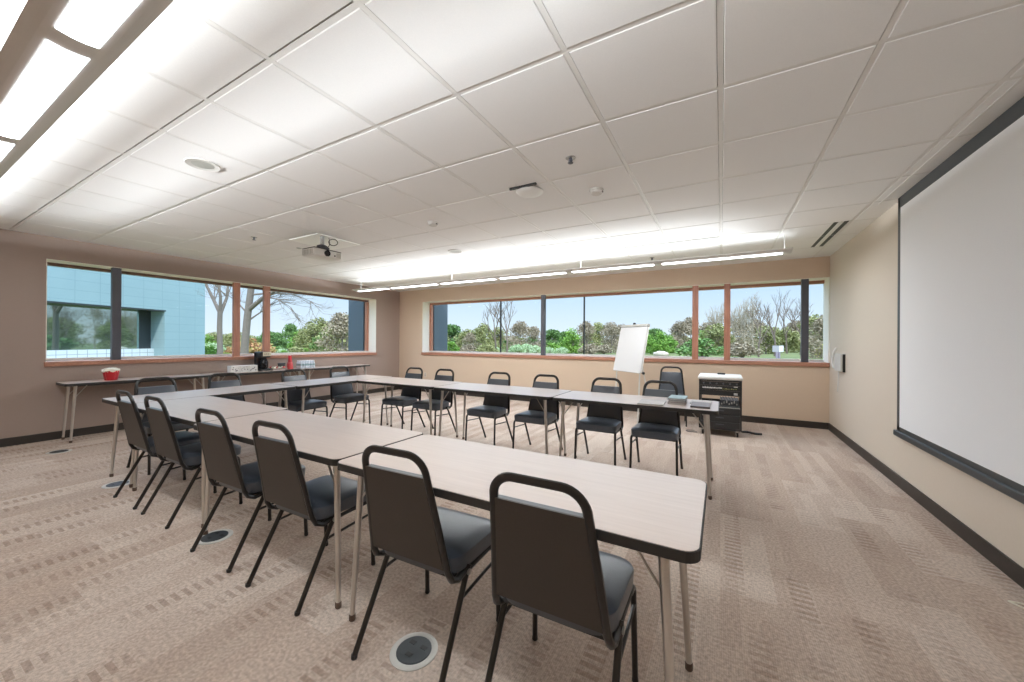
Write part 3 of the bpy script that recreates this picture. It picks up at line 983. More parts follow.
# ------------------------------------------------------------------ floor outlets
for x, y, lab in ((-1.114, 1.166, 'round floor outlet with dark cover nearest the camera'), (-2.896, 1.19, 'round floor outlet with dark cover below the second table seam'),
                  (-4.69, 1.19, 'round floor outlet with bluish cover by the left table end legs'), (-6.61, 1.2, 'round floor outlet by the window wall tables')):
    t = thing('floor_outlet', lab, 'floor outlet', (x, y, 0), 0, 'round floor outlets')
    MB().lathe([(.098, 0), (.098, .003), (.092, .0055), (.074, .0055), (.072, .004)], 40).build('ring', M['ring'], t, smooth=True)
    MB().lathe([(.072, .001), (.072, .0065), (.068, .0078)], 40).build('cover', M['charcoal'], t)
    for dx, dy in ((-.03, .025), (.03, .025), (0, -.03)):
        MB().box(dx - .014, dx + .014, dy - .009, dy + .009, .0078, .0090).build('flap', M['black'], t)

def floor_cord():
    p = round_path([(1.40, 2.72, .004), (1.262, 2.865, .004), (1.30, 2.87, .004), (1.40, 2.86, .004)], .01)
    o = MB().tube(p, .004, 6).build('loose_wire', M['popcorn'], smooth=True)
    tag(o, 'short thin cream cord on the carpet beside the right baseboard', 'cord')
floor_cord()

# ------------------------------------------------------------------ easel with paper pad
def easel():
    BL, BR, TL, TR = Vector((-1.557, 6.246, .803)), Vector((-1.072, 5.842, .804)), Vector((-1.532, 6.684, 1.565)), Vector((-.982, 6.076, 1.566))
    ctr = Vector((-1.30, 6.40, 0))
    ex = (BR - BL); ex.z = 0; ex = ex.normalized()
    up = ((TL + TR) / 2 - (BL + BR) / 2).normalized()
    nn = ex.cross(up).normalized()                 # towards the camera side
    W, H = .66, .80
    pc = (BL + BR + TL + TR) / 4
    t = thing('flip_chart_easel', 'white flip-chart easel with a blank paper pad in front of the back windows', 'easel', ctr)
    mt = Matrix.Translation(-ctr) @ Matrix(((ex.x, up.x, nn.x, pc.x), (ex.y, up.y, nn.y, pc.y), (ex.z, up.z, nn.z, pc.z), (0, 0, 0, 1)))
    MB().rbox(-W / 2, W / 2, -H / 2, H / 2, -.004, .012, .003, 1, mt).build('paper_pad', M['paper'], t)
    MB().rbox(-W / 2 - .01, W / 2 + .01, -H / 2 + .02, H / 2 + .03, -.022, -.005, .004, 1, mt).build('backing_board', M['offwhite'], t)
    cb = MB().rbox(-W / 2 - .005, W / 2 + .02, H / 2 - .012, H / 2 + .03, -.02, .026, .004, 1, mt).build('clip_bar', M['silver'], t)
    MB().rbox(-.02, .02, H / 2 + .02, H / 2 + .065, -.01, .02, .004, 1, mt).build('clip', M['black'], cb)
    # legs: two at the front, one behind
    for s in (-1, 1):
        top = mt @ Vector((s * (W / 2 - .06), H / 2 - .05, -.035))
        mid = mt @ Vector((s * (W / 2 - .05), -H / 2, -.03))
        foot = mid + (mid - top) * ((mid.z) / (top.z - mid.z)); foot.z = .01
        foot = Vector((mid.x * .8 + foot.x * .2, mid.y * .8 + foot.y * .2, .01))
        MB().tube([top, mid, foot], .011, 8).build('leg', M['offwhite'], t, smooth=True)
    top = mt @ Vector((0, H / 2 - .05, -.04))
    MB().tube([top, Vector((top.x + .22, top.y + .28, .01))], .011, 8).build('leg', M['offwhite'], t, smooth=True)
    k0 = mt @ Vector((W / 2 - .02, -H / 2 + .02, -.03))
    kb = MB().lathe([(.012, 0), (.02, .006), (.02, .03), (.01, .034)], 12, mat=Matrix.Translation(k0 + ex * .03) @ ex.to_track_quat('Z', 'Y').to_matrix().to_4x4()).build('knob', M['black'], t, smooth=True)
    MB().tube([k0, k0 + ex * .03], .005, 6).build('bolt', M['black'], kb)
easel()

# ------------------------------------------------------------------ equipment cart
def cart():
    x0, x1, y0, y1 = -.275, .245, 5.92, 6.40
    cx, cy = (x0 + x1) / 2, (y0 + y1) / 2
    t = thing('equipment_cart', 'black rolling equipment cart with white top by the back wall', 'cart', (cx, cy, 0))
    hx, hy = (x1 - x0) / 2, (y1 - y0) / 2
    b = MB()
    for s in (-1, 1):
        b.box(s * hx - (.02 if s > 0 else 0), s * hx + (0 if s > 0 else .02), -hy, hy, .09, .775)
    b.box(-hx + .02, hx - .02, hy - .015, hy, .09, .45)
    b.box(-hx + .02, hx - .02, -hy, hy, .09, .11)
    b.box(-hx + .02, hx - .02, -hy, hy, .755, .775)
    b.build('case', M['black'], t)
    MB().rbox(-hx - .012, hx + .012, -hy - .015, hy + .01, .775, .83, .02, 3).build('top', M['white'], t, smooth=True)
    # front panels: knobs row, lettered strip, open bay with cables, drawers
    z = .755
    p1 = MB().rbox(-hx + .02, hx - .02, -hy - .004, -hy + .012, .70, .752, .002, 1).build('control_panel', M['black'], t)
    for k in range(6):
        MB().lathe([(.010, 0), (.012, .004), (.010, .014)], 12, mat=Matrix.Translation((-.2 + k * .08, -hy - .004, .728)) @ Matrix.Rotation(PI / 2, 4, 'X')).build('knob', M['dark_metal'], p1)
    p2 = MB().rbox(-hx + .02, hx - .02, -hy - .004, -hy + .012, .632, .698, .002, 1).build('label_panel', M['black'], t)
    b = MB()
    rr = random.Random(3)
    x = -.215
    while x < .02:
        w = rr.choice((.006, .010, .013))
        b.box(x, x + w, -hy - .0055, -hy - .004, .655 + rr.choice((0, .002)), .672 + rr.choice((0, .004)))
        x += w + .004
    b.build('pale_lettering', M['white'], p2)
    b = MB()
    x = .03
    while x < .2:
        w = rr.choice((.006, .012, .016))
        b.box(x, x + w, -hy - .0055, -hy - .004, .652, .660 + rr.choice((0, .006)))
        x += w + .006
    b.build('dull_lettering', M['leaf_olive'], p2)
    b = MB()
    for zz in (.69, .60, .585):
        b.box(.165, .21, -hy - .0055, -hy - .004, zz - .006, zz + .004)
    b.build('pale_marks', M['white'], t)
    MB().rbox(-hx + .02, hx - .02, -hy - .002, -hy + .012, .56, .63, .002, 1).build('blank_panel', M['black'], t)
    sh = MB().rbox(-hx + .02, hx - .02, -hy + .004, hy - .04, .405, .42, .002, 1).build('shelf', M['charcoal'], t)
    unit = MB().rbox(.0, .225, -hy + .02, .12, .42, .50, .004, 1).build('amplifier', M['charcoal'], t)
    b = MB()
    for k in range(7):
        xx = .015 + k * .03
        b.box(xx, xx + .014, -hy + .012, -hy + .02, .44 + (k % 3) * .012, .462 + (k % 3) * .018)
    b.build('plug_row', M['silver'], unit)
    b = MB()
    for k in range(6):
        xx = .02 + k * .034
        b.tube(round_path([(xx, -hy + .015, .455), (xx + .01, -hy - .01, .50), (xx - .02, -hy + .03, .55)], .03), .004, 6)
    b.tube(round_path([(-.2, -hy + .05, .43), (-.12, -hy + .02, .50), (0, -hy + .03, .46)], .05), .004, 6)
    b.build('cable', M['dark_metal'], t, smooth=True)
    MB().box(-hx + .02, hx - .02, -hy - .003, -hy + .004, .395, .405).build('shelf_edge', M['silver'], t)
    for (za, zb) in ((.30, .39), (.20, .295), (.115, .195)):
        dr = MB().rbox(-hx + .022, hx - .022, -hy - .004, -hy + .014, za, zb, .003, 1).build('drawer', M['black'], t)
        MB().tube([(-.05, -hy - .010, (za + zb) / 2 + .01), (.05, -hy - .010, (za + zb) / 2 + .01)], .004, 6).build('handle', M['dark_metal'], dr)
    for sx in (-1, 1):
        for sy in (-1, 1):
            px, py = sx * (hx - .05), sy * (hy - .05)
            cs = MB().box(px - .016, px + .016, py - .02, py + .02, .065, .09).build('caster', M['steel'], t)
            b = MB()
            for q in (-1, 1): b.box(px + q * .017 - .002, px + q * .017 + .002, py - .018, py + .018, .03, .075)
            b.build('fork', M['steel'], cs)
            MB().lathe([(.030, -.012), (.035, -.008), (.035, .008), (.030, .012)], 20, mat=Matrix.Translation((px, py, .035)) @ Matrix.Rotation(PI / 2, 4, 'Y')).build('wheel', M['black'], cs, smooth=True)
            MB().lathe([(.016, -.0135), (.016, .0135)], 14, mat=Matrix.Translation((px, py, .035)) @ Matrix.Rotation(PI / 2, 4, 'Y')).build('hub', M['silver'], cs)
    return cx, cy
ccx, ccy = cart()
o = MB().rbox(-.05, .05, -.02, .02, 0, .022, .006, 2).build('remote_control', M['black'], loc=(-.0, 6.25, .83))
tag(o, 'small black remote control lying on the white cart top', 'remote control')
cb = MB().tube(round_path([(.26, 6.30, .015), (.34, 6.34, .015), (.40, 6.26, .015), (.50, 6.28, .015)], .06), .015, 8).build('power_cable', M['black'], smooth=True)
tag(cb, 'black power cable on the carpet at the right of the equipment cart', 'cable')
cb = MB().tube(round_path([(-.30, 6.0, .005), (-.42, 5.96, .005), (-.46, 6.06, .005), (-.34, 6.10, .005)], .05), .005, 6).build('floor_cable', M['dark_metal'], smooth=True)
tag(cb, 'thin looped cable on the carpet at the left of the equipment cart', 'cable')

# ------------------------------------------------------------------ things on the back table
def book(name, x0, x1, y0, y1, z0, th, cover, label, cat='book', rz=0):
    cx, cy = (x0 + x1) / 2, (y0 + y1) / 2
    t = thing(name, label, cat, (cx, cy, z0), rz)
    w, d = (x1 - x0) / 2, (y1 - y0) / 2
    c = MB(); c.box(-w, w, -d, d, 0, .002); c.box(-w, w, -d, d, th - .002, th); c.box(-w, -w + .002, -d, d, 0, th)
    c.build('cover', cover, t)
    MB().box(-w + .002, w - .004, -d + .004, d - .004, .002, th - .002).build('pages', M['paper'], t)
    return t
TZ = .7402
book('book', -.42, -.275, 3.62, 3.85, TZ, .018, M['booktan'], 'tan covered book at the bottom of the small stack on the back table')
book('book', -.415, -.28, 3.63, 3.86, TZ + .018, .016, M['bookgrey'], 'grey covered book in the middle of the small stack on the back table', rz=.03)
book('book', -.42, -.275, 3.64, 3.88, TZ + .034, .018, M['bookblue'], 'pale blue-green book on top of the small stack on the back table', rz=-.03)
def sheets(name, x, y, w, d, n, z, label, mat, rz=0, cat='papers'):
    t = thing(name, label, cat, (x, y, z), rz)
    r = random.Random(int(x * 1000) % 97)
    for k in range(n):
        a = r.uniform(-.03, .03)
        MB().box(-w / 2, w / 2, -d / 2, d / 2, k * .004, k * .004 + .0032, Matrix.Rotation(a, 4, 'Z')).build('sheet', mat, t)
    return t
sheets('paper_stack', -.55, 3.60, .216, .279, 3, TZ, 'white sheets of paper left of the book stack on the back table', M['paper'], .05)
sheets('paper_stack', -.16, 3.86, .17, .22, 2, TZ, 'white sheets of paper right of the book stack on the back table', M['paper'], -.04)
fo = MB().rbox(-.075, .075, -.13, .13, 0, .016, .003, 1).build('folder', M['bookgrey'], loc=(-.155, 3.655, TZ))
tag(fo, 'grey folder lying near the screen end of the back table', 'folder')

# ------------------------------------------------------------------ things on the window-wall tables
def bucket():
    t = thing('bucket', 'red bucket of crumpled white paper on the narrow table', 'bucket', (-7.2, 1.757, TZ))
    MB().lathe([(.058, 0), (.062, .004), (.082, .125), (.080, .125), (.06, .008)], 28).build('tub', M['red'], t, smooth=True)
    b = MB()
    for k in range(5):
        a = k * 2 * PI / 5 + .3
        b.tube([(.0635 * math.cos(a), .0635 * math.sin(a), .01), (.0815 * math.cos(a), .0815 * math.sin(a), .118)], .0022, 5)
    b.build('ribs', M['salmon'], t)
    bm = bmesh.new(); bmesh.ops.create_icosphere(bm, subdivisions=3, radius=.088)
    r = random.Random(5)
    for v in bm.verts:
        v.co *= 1 + r.uniform(-.12, .1)
        v.co.z = v.co.z * .45 + .128
    q = MB(); q.bm(bm); q.build('crumpled_paper', M['popcorn'], t)
bucket()
def carton(y, label):
    t = thing('carton', label, 'carton', (-7.16, y, TZ), 0, 'white cartons by the coffee maker')
    MB().rbox(-.06, .06, -.068, .068, 0, .115, .003, 1).build('box', M['white'], t)
    b = MB(); r = random.Random(int(y * 100))
    for k in range(9):
        yy, zz = r.uniform(-.055, .04), r.uniform(.02, .085)
        b.box(.06, .0612, yy, yy + r.uniform(.006, .02), zz, zz + r.uniform(.004, .02))
    b.build('print', M['bookgrey'], t)
carton(3.195, 'white printed carton in the row left of the coffee maker, furthest from it')
carton(3.333, 'white printed carton in the middle of the row left of the coffee maker')
carton(3.471, 'white printed carton in the row left of the coffee maker, closest to it')
def coffee():
    t = thing('coffee_maker', 'black coffee maker with pale control panel on the narrow table', 'coffee maker', (-7.26, 3.70, TZ))
    MB().rbox(-.12, .12, -.085, .085, 0, .035, .008, 2).build('base', M['black'], t)
    MB().rbox(-.12, -.02, -.085, .085, .03, .33, .012, 2).build('water_tank', M['black'], t)
    MB().rbox(-.12, .11, -.085, .085, .235, .34, .012, 2).build('brew_head', M['black'], t)
    pn = MB().rbox(.105, .118, -.05, .09, .262, .335, .004, 1).build('control_panel', M['beige_plastic'], t)
    for k in range(3):
        MB().lathe([(.008, 0), (.008, .004)], 10, mat=Matrix.Translation((.118, -.02 + k * .03, .30)) @ Matrix.Rotation(PI / 2, 4, 'Y')).build('button', M['black'], pn)
    MB().lathe([(.055, 0), (.07, .03), (.072, .11), (.05, .16), (.052, .175)], 24, (.04, 0, .036)).build('carafe', M['lens_dark'], t, smooth=True)
    MB().tube(round_path([(.105, 0, .17), (.15, 0, .16), (.15, 0, .08), (.11, 0, .06)], .03), .008, 8).build('handle', M['black'], t, smooth=True)
coffee()
def tray():
    t = thing('condiment_tray', 'shallow dark tray of packets between coffee maker and red cups', 'tray', (-7.2, 3.93, TZ))
    b = MB()
    b.box(-.09, .09, -.13, .13, 0, .006)
    for s in (-1, 1):
        b.box(-.09, .09, s * .13 - .003, s * .13 + .003, 0, .035); b.box(s * .09 - .003, s * .09 + .003, -.13, .13, 0, .035)
    b.build('basket', M['booktan'], t)
    r = random.Random(11)
    for k in (0, 1, 2, 3, 4, 5, 7, 8):
        x, y = -.054 + .054 * (k % 3), -.085 + .085 * (k // 3)
        bm = bmesh.new(); bmesh.ops.create_icosphere(bm, subdivisions=2, radius=.0265)
        for v in bm.verts: v.co *= 1 + r.uniform(-.16, .14)
        q = MB(); q.bm(bm)
        o = q.build('packet', M['popcorn'] if k % 4 else M['salmon'], loc=(t.location.x + x, t.location.y + y, TZ + .038))
        o.scale = (.78, .95, 1.0)
        tag(o, 'crumpled pale packet heaped in the dark condiment tray' if k % 4 else 'crumpled pinkish packet heaped in the dark condiment tray', 'packet', 'pale packets in the tray' if k % 4 else 'pinkish packets in the tray')
    o = MB().rbox(-.03, .03, -.06, .06, 0, .03, .008, 2).build('dispenser_lid', M['charcoal'], t); o.location = (-.05, .10, .09)
    MB().box(-.02, .02, -.05, .05, -.09, .002).build('dispenser_box', M['charcoal'], o)
tray()
def cups():
    t = thing('cup_stack', 'tall tapered stack of red cups on the narrow table', 'cups', (-7.2, 4.16, TZ))
    MB().lathe([(.058, 0), (.056, .01), (.044, .13), (.040, .135)], 24).build('lower_cups', M['salmon'], t, smooth=True)
    b = MB()
    b.lathe([(.040, .135), (.036, .14), (.030, .255), (.026, .262)], 24)
    b.build('upper_cups', M['red'], t, smooth=True)
    b = MB()
    for k in range(6): b.lathe([(.057 - k * .0018, .004 + k * .018), (.0592 - k * .0018, .008 + k * .018), (.057 - k * .0018, .012 + k * .018)], 24)
    b.build('rims', M['red'], t, smooth=True)
cups()
r = random.Random(2)
bottle0 = None
for i in range(6):
    for j in range(3):
        loc = (-7.12 - j * .052, 4.325 + i * .052, TZ)
        if bottle0 is None:
            t = thing('water_bottle', 'clear bottle with white cap in the pack at the far end of the narrow tables', 'bottle', loc, 0, 'water bottles in the pack')
            t.scale = (.82, .82, 1)
            MB().lathe([(.026, 0), (.0305, .006), (.0305, .045), (.028, .05), (.0305, .055), (.0305, .095), (.024, .118), (.013, .135), (.013, .142)], 16).build('body', M['bottle'], t, smooth=True)
            MB().lathe([(.0145, .14), (.0145, .155), (.013, .157)], 12).build('cap', M['cap'], t)
            MB().lathe([(.0309, .058), (.0309, .09)], 16).build('label_band', M['bookblue'], t)
            bottle0 = t
        else:
            dup(bottle0, loc, 0)

# ------------------------------------------------------------------ outside: ground, neighbouring wing, trees
GZ = -0.2
struct(MB().box(-120, 120, -40, 140, GZ - .3, GZ).build('ground', M['lawn']))
struct(MB().add([(-8, 26, GZ + .01), (16, 29, GZ + .01), (16, 33, GZ + .01), (-8, 30, GZ + .01), (-8, 26, GZ - .1), (16, 29, GZ - .1), (16, 33, GZ - .1), (-8, 30, GZ - .1)],
      [(0, 1, 2, 3), (7, 6, 5, 4), (0, 4, 5, 1), (1, 5, 6, 2), (2, 6, 7, 3), (3, 7, 4, 0)]).build('path', M['asphalt']))
# slate-blue corner mass of this building, outside both windows
struct(MB().box(-8.52, -6.675, 7.66, 8.22, -.2, 3.2).box(-8.52, -7.94, 6.436, 7.66, -.2, 3.2).build('exterior_corner_wall', M['ext_wall']))

def wing():
    # wall plane through A, running away along D
    A = Vector((-23.663, 3.93, 0)); a = math.radians(23.3)
    D = Vector((-math.sin(a), math.cos(a), 0)); Nn = Vector((math.cos(a), math.sin(a), 0))
    t = thing('neighbouring_wing', 'pale blue panelled building wing with large windows across the court', 'building', A)
    # local frame: x along the wall, y out of it (towards the room), z up
    mt = Matrix(((D.x, Nn.x, 0, 0), (D.y, Nn.y, 0, 0), (0, 0, 1, 0), (0, 0, 0, 1)))
    x0, xw, x1, zt = -14, 4.70, 6.93, 6.5
    zh = 2.82
    def part(name, mb, mat, par=t):
        o = mb.build(name, mat, par)
        if par is t:
            o.matrix_local = mt
        return o
    b = MB()
    b.box(x0, x1, -.35, 0, zh, zt); b.box(xw, x1, -.35, 0, GZ, zh)
    b.box(x1 - .35, x1, -9, -.35, GZ, zt)
    part('panel_wall', b, M['facade'])
    part('window_head', MB().box(x0, xw, -.88, .0, zh - .07, zh), M['charcoal'])
    part('window_jamb', MB().box(xw - .06, xw, -.88, -.001, GZ, zh - .07), M['facade'])
    part('dark_panel', MB().box(4.07, 4.64, -.88, -.82, .80, zh - .07), M['charcoal'])
    part('glass', MB().box(x0, 4.07, -.88, -.82, .80, zh - .07), M['facade_glass'])
    part('white_panels', MB().box(x0, 4.64, -.86, -.62, GZ, .80), M['pave'])
    part('roof', MB().box(x0, x1 - .35, -9, -.35, zt - .3, zt), M['charcoal'])
wing()

# --- trees
def branchy(seed, h, levels, spread, r0, nb=3, clear=.25):
    rr = random.Random(seed)
    b = MB(); tips = []
    def grow(p, d, L, r, lev):
        n = 3
        pts = [p]; q = p.copy(); dd = d.copy()
        for i in range(n):
            dd = (dd + Vector((rr.uniform(-.12, .12), rr.uniform(-.12, .12), rr.uniform(-.02, .10)))).normalized()
            q = q + dd * L / n
            pts.append(q.copy())
        b.tube(pts, r, 5 if lev > 1 else 7, [r * (1 - .45 * i / n) for i in range(n + 1)])
        if lev >= levels:
            tips.append(q.copy()); return
        k = nb + (1 if rr.random() < .4 else 0)
        for j in range(k):
            a = 2 * PI * (j + rr.random() * .6) / k
            side = Vector((math.cos(a), math.sin(a), 0))
            nd = (dd + side * spread * rr.uniform(.6, 1.2) + Vector((0, 0, .15))).normalized()
            start = pts[-1] if j < 2 else pts[2]
            grow(start, nd, L * rr.uniform(.58, .8), r * .55, lev + 1)
    grow(Vector((0, 0, -.02)), Vector((0, 0, 1)), h * clear * 1.35, r0, 0)
    return b, tips
def leaf_cloud(seed, blobs, n, size):
    rr = random.Random(seed)
    b = MB()
    for i in range(n):
        c, rad = rr.choice(blobs)
        while True:
            o = Vector((rr.uniform(-1, 1), rr.uniform(-1, 1), rr.uniform(-1, 1)))
            if .3 < o.length < 1: break
        p = Vector(c) + Vector((o.x * rad[0], o.y * rad[1], o.z * rad[2]))
        if p.z < .01: p.z = abs(p.z) + .01
        s = size * rr.uniform(.6, 1.3)
        u = Vector((rr.uniform(-1, 1), rr.uniform(-1, 1), rr.uniform(-1, 1))).normalized()
        w = u.orthogonal().normalized()
        x = u.cross(w)
        b.add([p - w * s, p + x * s * .7, p + w * s, p - x * s * .7], [(0, 1, 2, 3)])
    return b
def blobs_crown(seed, n, w, z0, z1, r):
    rr = random.Random(seed)
    out = []
    for i in range(n):
        z = rr.uniform(z0, z1)
        k = math.sin(PI * clampi((z - z0) / (z1 - z0) * .8 + .2, 0, 1))
        a = rr.uniform(0, 2 * PI); d = w * k * math.sqrt(rr.random())
        out.append(((d * math.cos(a), d * math.sin(a), z), (r * rr.uniform(.7, 1.2), r * rr.uniform(.7, 1.2), r * rr.uniform(.6, .95))))
    return out
def proto_tree(name, kind, seed, leafm, barkm, nl, size, levels, spread, clear, crown):
    t = thing(name, 'x', 'tree')
    b, tips = branchy(seed, 1.0, levels, spread, .022, clear=clear)
    b.build('trunk', barkm, t)
    if nl:
        bl = blobs_crown(seed + 1, *crown)
        leaf_cloud(seed + 2, bl, nl, size).build('crown', leafm, t)
    return t
PT = {}
PT['green'] = proto_tree('leafy_tree', 'g', 11, M['leaf_green'], M['bark'], 3600, .027, 2, .55, .22, (26, .36, .08, .86, .19))
PT['dark'] = proto_tree('leafy_tree', 'd', 21, M['leaf_dark'], M['bark'], 3600, .027, 2, .5, .22, (26, .36, .08, .86, .19))
PT['olive'] = proto_tree('budding_tree', 'o', 31, M['leaf_olive'], M['bark'], 3400, .025, 3, .5, .22, (26, .38, .08, .86, .18))
PT['brown'] = proto_tree('budding_tree', 'b', 41, M['leaf_brown'], M['bark_grey'], 3200, .021, 3, .42, .24, (26, .38, .08, .88, .18))
PT['bare'] = proto_tree('bare_tree', 'n', 51, M['leaf_brown'], M['bark'], 0, 0, 4, .5, .30, None)
PT['twig'] = proto_tree('bare_tree', 'w', 61, M['leaf_brown'], M['birch'], 900, .014, 4, .34, .32, (22, .28, .08, .9, .16))
def proto_shrub(name, seed, leafm, n=1900):
    t = thing(name, 'x', 'shrub')
    rr = random.Random(seed)
    b = MB()
    for k in range(7):
        a = 2 * PI * k / 7
        b.tube([(0, 0, -.02), (.2 * math.cos(a), .2 * math.sin(a), .4), (.42 * math.cos(a), .42 * math.sin(a), .62 + rr.random() * .2)], .02, 5, [.02, .014, .006])
    b.build('stems', M['bark'], t)
    bl = blobs_crown(seed, 14, .52, .18, .75, .26)
    leaf_cloud(seed + 5, bl, n, .045).build('foliage', leafm, t)
    return t
PT['sgreen'] = proto_shrub('shrub', 71, M['leaf_green'])
PT['sdark'] = proto_shrub('shrub', 72, M['leaf_dark'])
PT['sbrown'] = proto_shrub('shrub', 73, M['leaf_brown'])
PT['swhite'] = proto_shrub('blossoming_shrub', 74, M['leaf_white'])
PT['sorange'] = proto_shrub('shrub', 75, M['leaf_orange'])
PT['syellow'] = proto_shrub('blossoming_shrub', 76, M['leaf_yellow'], 500)
PT['solive'] = proto_shrub('shrub', 77, M['leaf_olive'])
used = {}
DESC = {'green': 'bright green leafy tree', 'dark': 'deep green leafy tree', 'olive': 'olive green budding tree', 'brown': 'greyish brown budding tree',
        'bare': 'dark bare branching tree', 'twig': 'pale slender barely budding tree', 'sgreen': 'bright green shrub', 'sdark': 'deep green shrub', 'sbrown': 'brownish shrub',
        'swhite': 'white blossoming shrub', 'sorange': 'rusty orange shrub', 'syellow': 'yellow blossoming shrub', 'solive': 'olive green shrub'}
PLOTS = []
def plant(kind, u, vtop, dist, wide=1.0, where='back', label=None):
    fac = .34 if kind in ('bare', 'twig') else (.82 if kind[0] == 's' else .52)
    lo, hi = (24, 60) if where == 'left' else (34, 105)
    # choose a free plot of ground along this bearing, as near as possible to the estimated distance
    for k in range(0, 120):
        dd = dist + (k // 2 + k % 2) * .7 * (1 if k % 2 else -1)
        if not lo <= dd <= hi: continue
        p = bearing(u, vtop, dd); h = p.z - GZ
        rad = fac * h * (wide if kind not in ('bare', 'twig') else 1)
        if all((p.x - q[0]) ** 2 + (p.y - q[1]) ** 2 > (rad + q[2]) ** 2 for q in PLOTS):
            break
    else:
        return None                     # no room left in the growth on this bearing
    PLOTS.append((p.x, p.y, rad))
    base = Vector((p.x, p.y, GZ))
    sc = (h * wide, h * wide, h * 1.02)
    grp = 'outside: %s, %s windows' % (DESC[kind], where)
    lab = label or '%s in the growth seen through the %s windows' % (DESC[kind], where)
    rz = random.uniform(0, 6.28)
    if kind not in used:
        used[kind] = True
        t = PT[kind]
        t.location = base; t.rotation_euler = (0, 0, rz); t.scale = sc
        t['label'] = lab; t['group'] = grp
        return t
    return dup(PT[kind], base, rz, lab, grp, sc)
random.seed(21)
for uu, dd in ((219.5, 18.5), (243.5, 15)):
    q_ = bearing(uu, 341, dd); PLOTS.append((q_.x, q_.y, 2.2))
q_ = bearing(661, 350, 40); PLOTS.append((q_.x, q_.y, 1.0))
q_ = bearing(777, 341, 36); PLOTS.append((q_.x, q_.y, .7))
# back windows: (kind, bearing column, top row, distance, width factor)
BACK = [('dark', 452, 324, 62, 1.5), ('olive', 468, 328, 55, 1.4), ('olive', 483, 322, 58, 1.2), ('olive', 498, 326, 54, 1.3), ('brown', 470, 333, 47, 1.3), ('sgreen', 451, 340, 44, 1.3),
        ('bare', 496, 302, 52, 1.0), ('bare', 507, 303, 50, 1.0), ('brown', 520, 322, 55, 1.3), ('brown', 534, 327, 56, 1.3), ('solive', 485, 342, 42, 1.3), ('sdark', 508, 338, 45, 1.3),
        ('swhite', 517, 343, 38, 1.2), ('swhite', 527, 342.5, 37, 1.2), ('swhite', 535, 344, 37, 1.1), ('swhite', 497, 346, 38, 1.0), ('sbrown', 470, 342, 42, 1.3),
        ('dark', 553, 329, 66, 1.6), ('dark', 566, 331, 60, 1.5), ('green', 572, 328, 47, 1.2), ('swhite', 562, 346, 38, 1.2), ('sgreen', 552, 341, 44, 1.4), ('swhite', 549, 346, 37, 1.1),
        ('brown', 586, 322, 56, 1.2), ('olive', 598, 321, 58, 1.3), ('brown', 611, 323, 57, 1.2), ('brown', 622, 325, 60, 1.2), ('olive', 634, 326, 62, 1.3), ('sbrown', 604, 343, 50, 1.5), ('sbrown', 590, 342, 50, 1.5),
        ('dark', 655, 328, 58, 1.4), ('green', 661, 331, 46, 1.4), ('green', 650, 334, 48, 1.3), ('green', 670, 335, 47, 1.2), ('sdark', 685, 344, 50, 1.5),
        ('brown', 680, 322, 56, 1.2), ('brown', 690, 318, 58, 1.2), ('olive', 676, 330, 60, 1.2), ('green', 703, 330, 52, 1.0), ('twig', 712, 316, 50, 1.0), ('twig', 722, 312, 50, 1.0),
        ('olive', 718, 322, 56, 1.3), ('brown', 708, 323, 58, 1.3), ('twig', 735, 314, 48, 1.0), ('twig', 745, 310, 48, 1.0), ('twig', 753, 306, 50, 1.0), ('brown', 740, 320, 56, 1.3), ('brown', 756, 320, 55, 1.3), ('olive', 766, 324, 56, 1.2),
        ('bare', 775, 301, 48, .9), ('bare', 787, 303, 48, .9), ('bare', 759, 306, 50, .9), ('olive', 775, 326, 52, 1.3), ('olive', 786, 326, 54, 1.3), ('brown', 796, 321, 52, 1.3), ('bare', 801, 304, 50, .9), ('sbrown', 778, 340, 46, 1.6), ('sbrown', 790, 342, 46, 1.6),
        ('olive', 815, 313, 46, 1.2), ('brown', 826, 316, 46, 1.2), ('brown', 806, 322, 52, 1.3), ('sbrown', 812, 338, 44, 1.4), ('syellow', 822, 342, 36, .9), ('sbrown', 742, 340, 46, 1.6), ('sbrown', 725, 342, 46, 1.5), ('olive', 836, 314, 46, 1.2)]
for k in range(28):
    BACK.append((('sbrown', 'solive', 'sdark', 'sbrown')[k % 4], 448 + k * 14, 334 + (k * 5) % 4, 62 + (k * 7) % 5, 1.7))
for k, u, v, d, w in BACK:
    plant(k, u, v, d, w, 'back')
BACK += [('olive', 541, 329, 68, 1.3), ('brown', 549, 331, 64, 1.4), ('olive', 560, 330, 70, 1.3), ('brown', 578, 329, 66, 1.4), ('olive', 592, 326, 68, 1.3), ('olive', 528, 327, 66, 1.3), ('brown', 512, 328, 66, 1.3), ('olive', 460, 327, 66, 1.4), ('brown', 645, 329, 68, 1.4), ('olive', 668, 329, 66, 1.4), ('olive', 700, 326, 66, 1.4), ('brown', 730, 322, 64, 1.4), ('brown', 770, 322, 62, 1.4)]
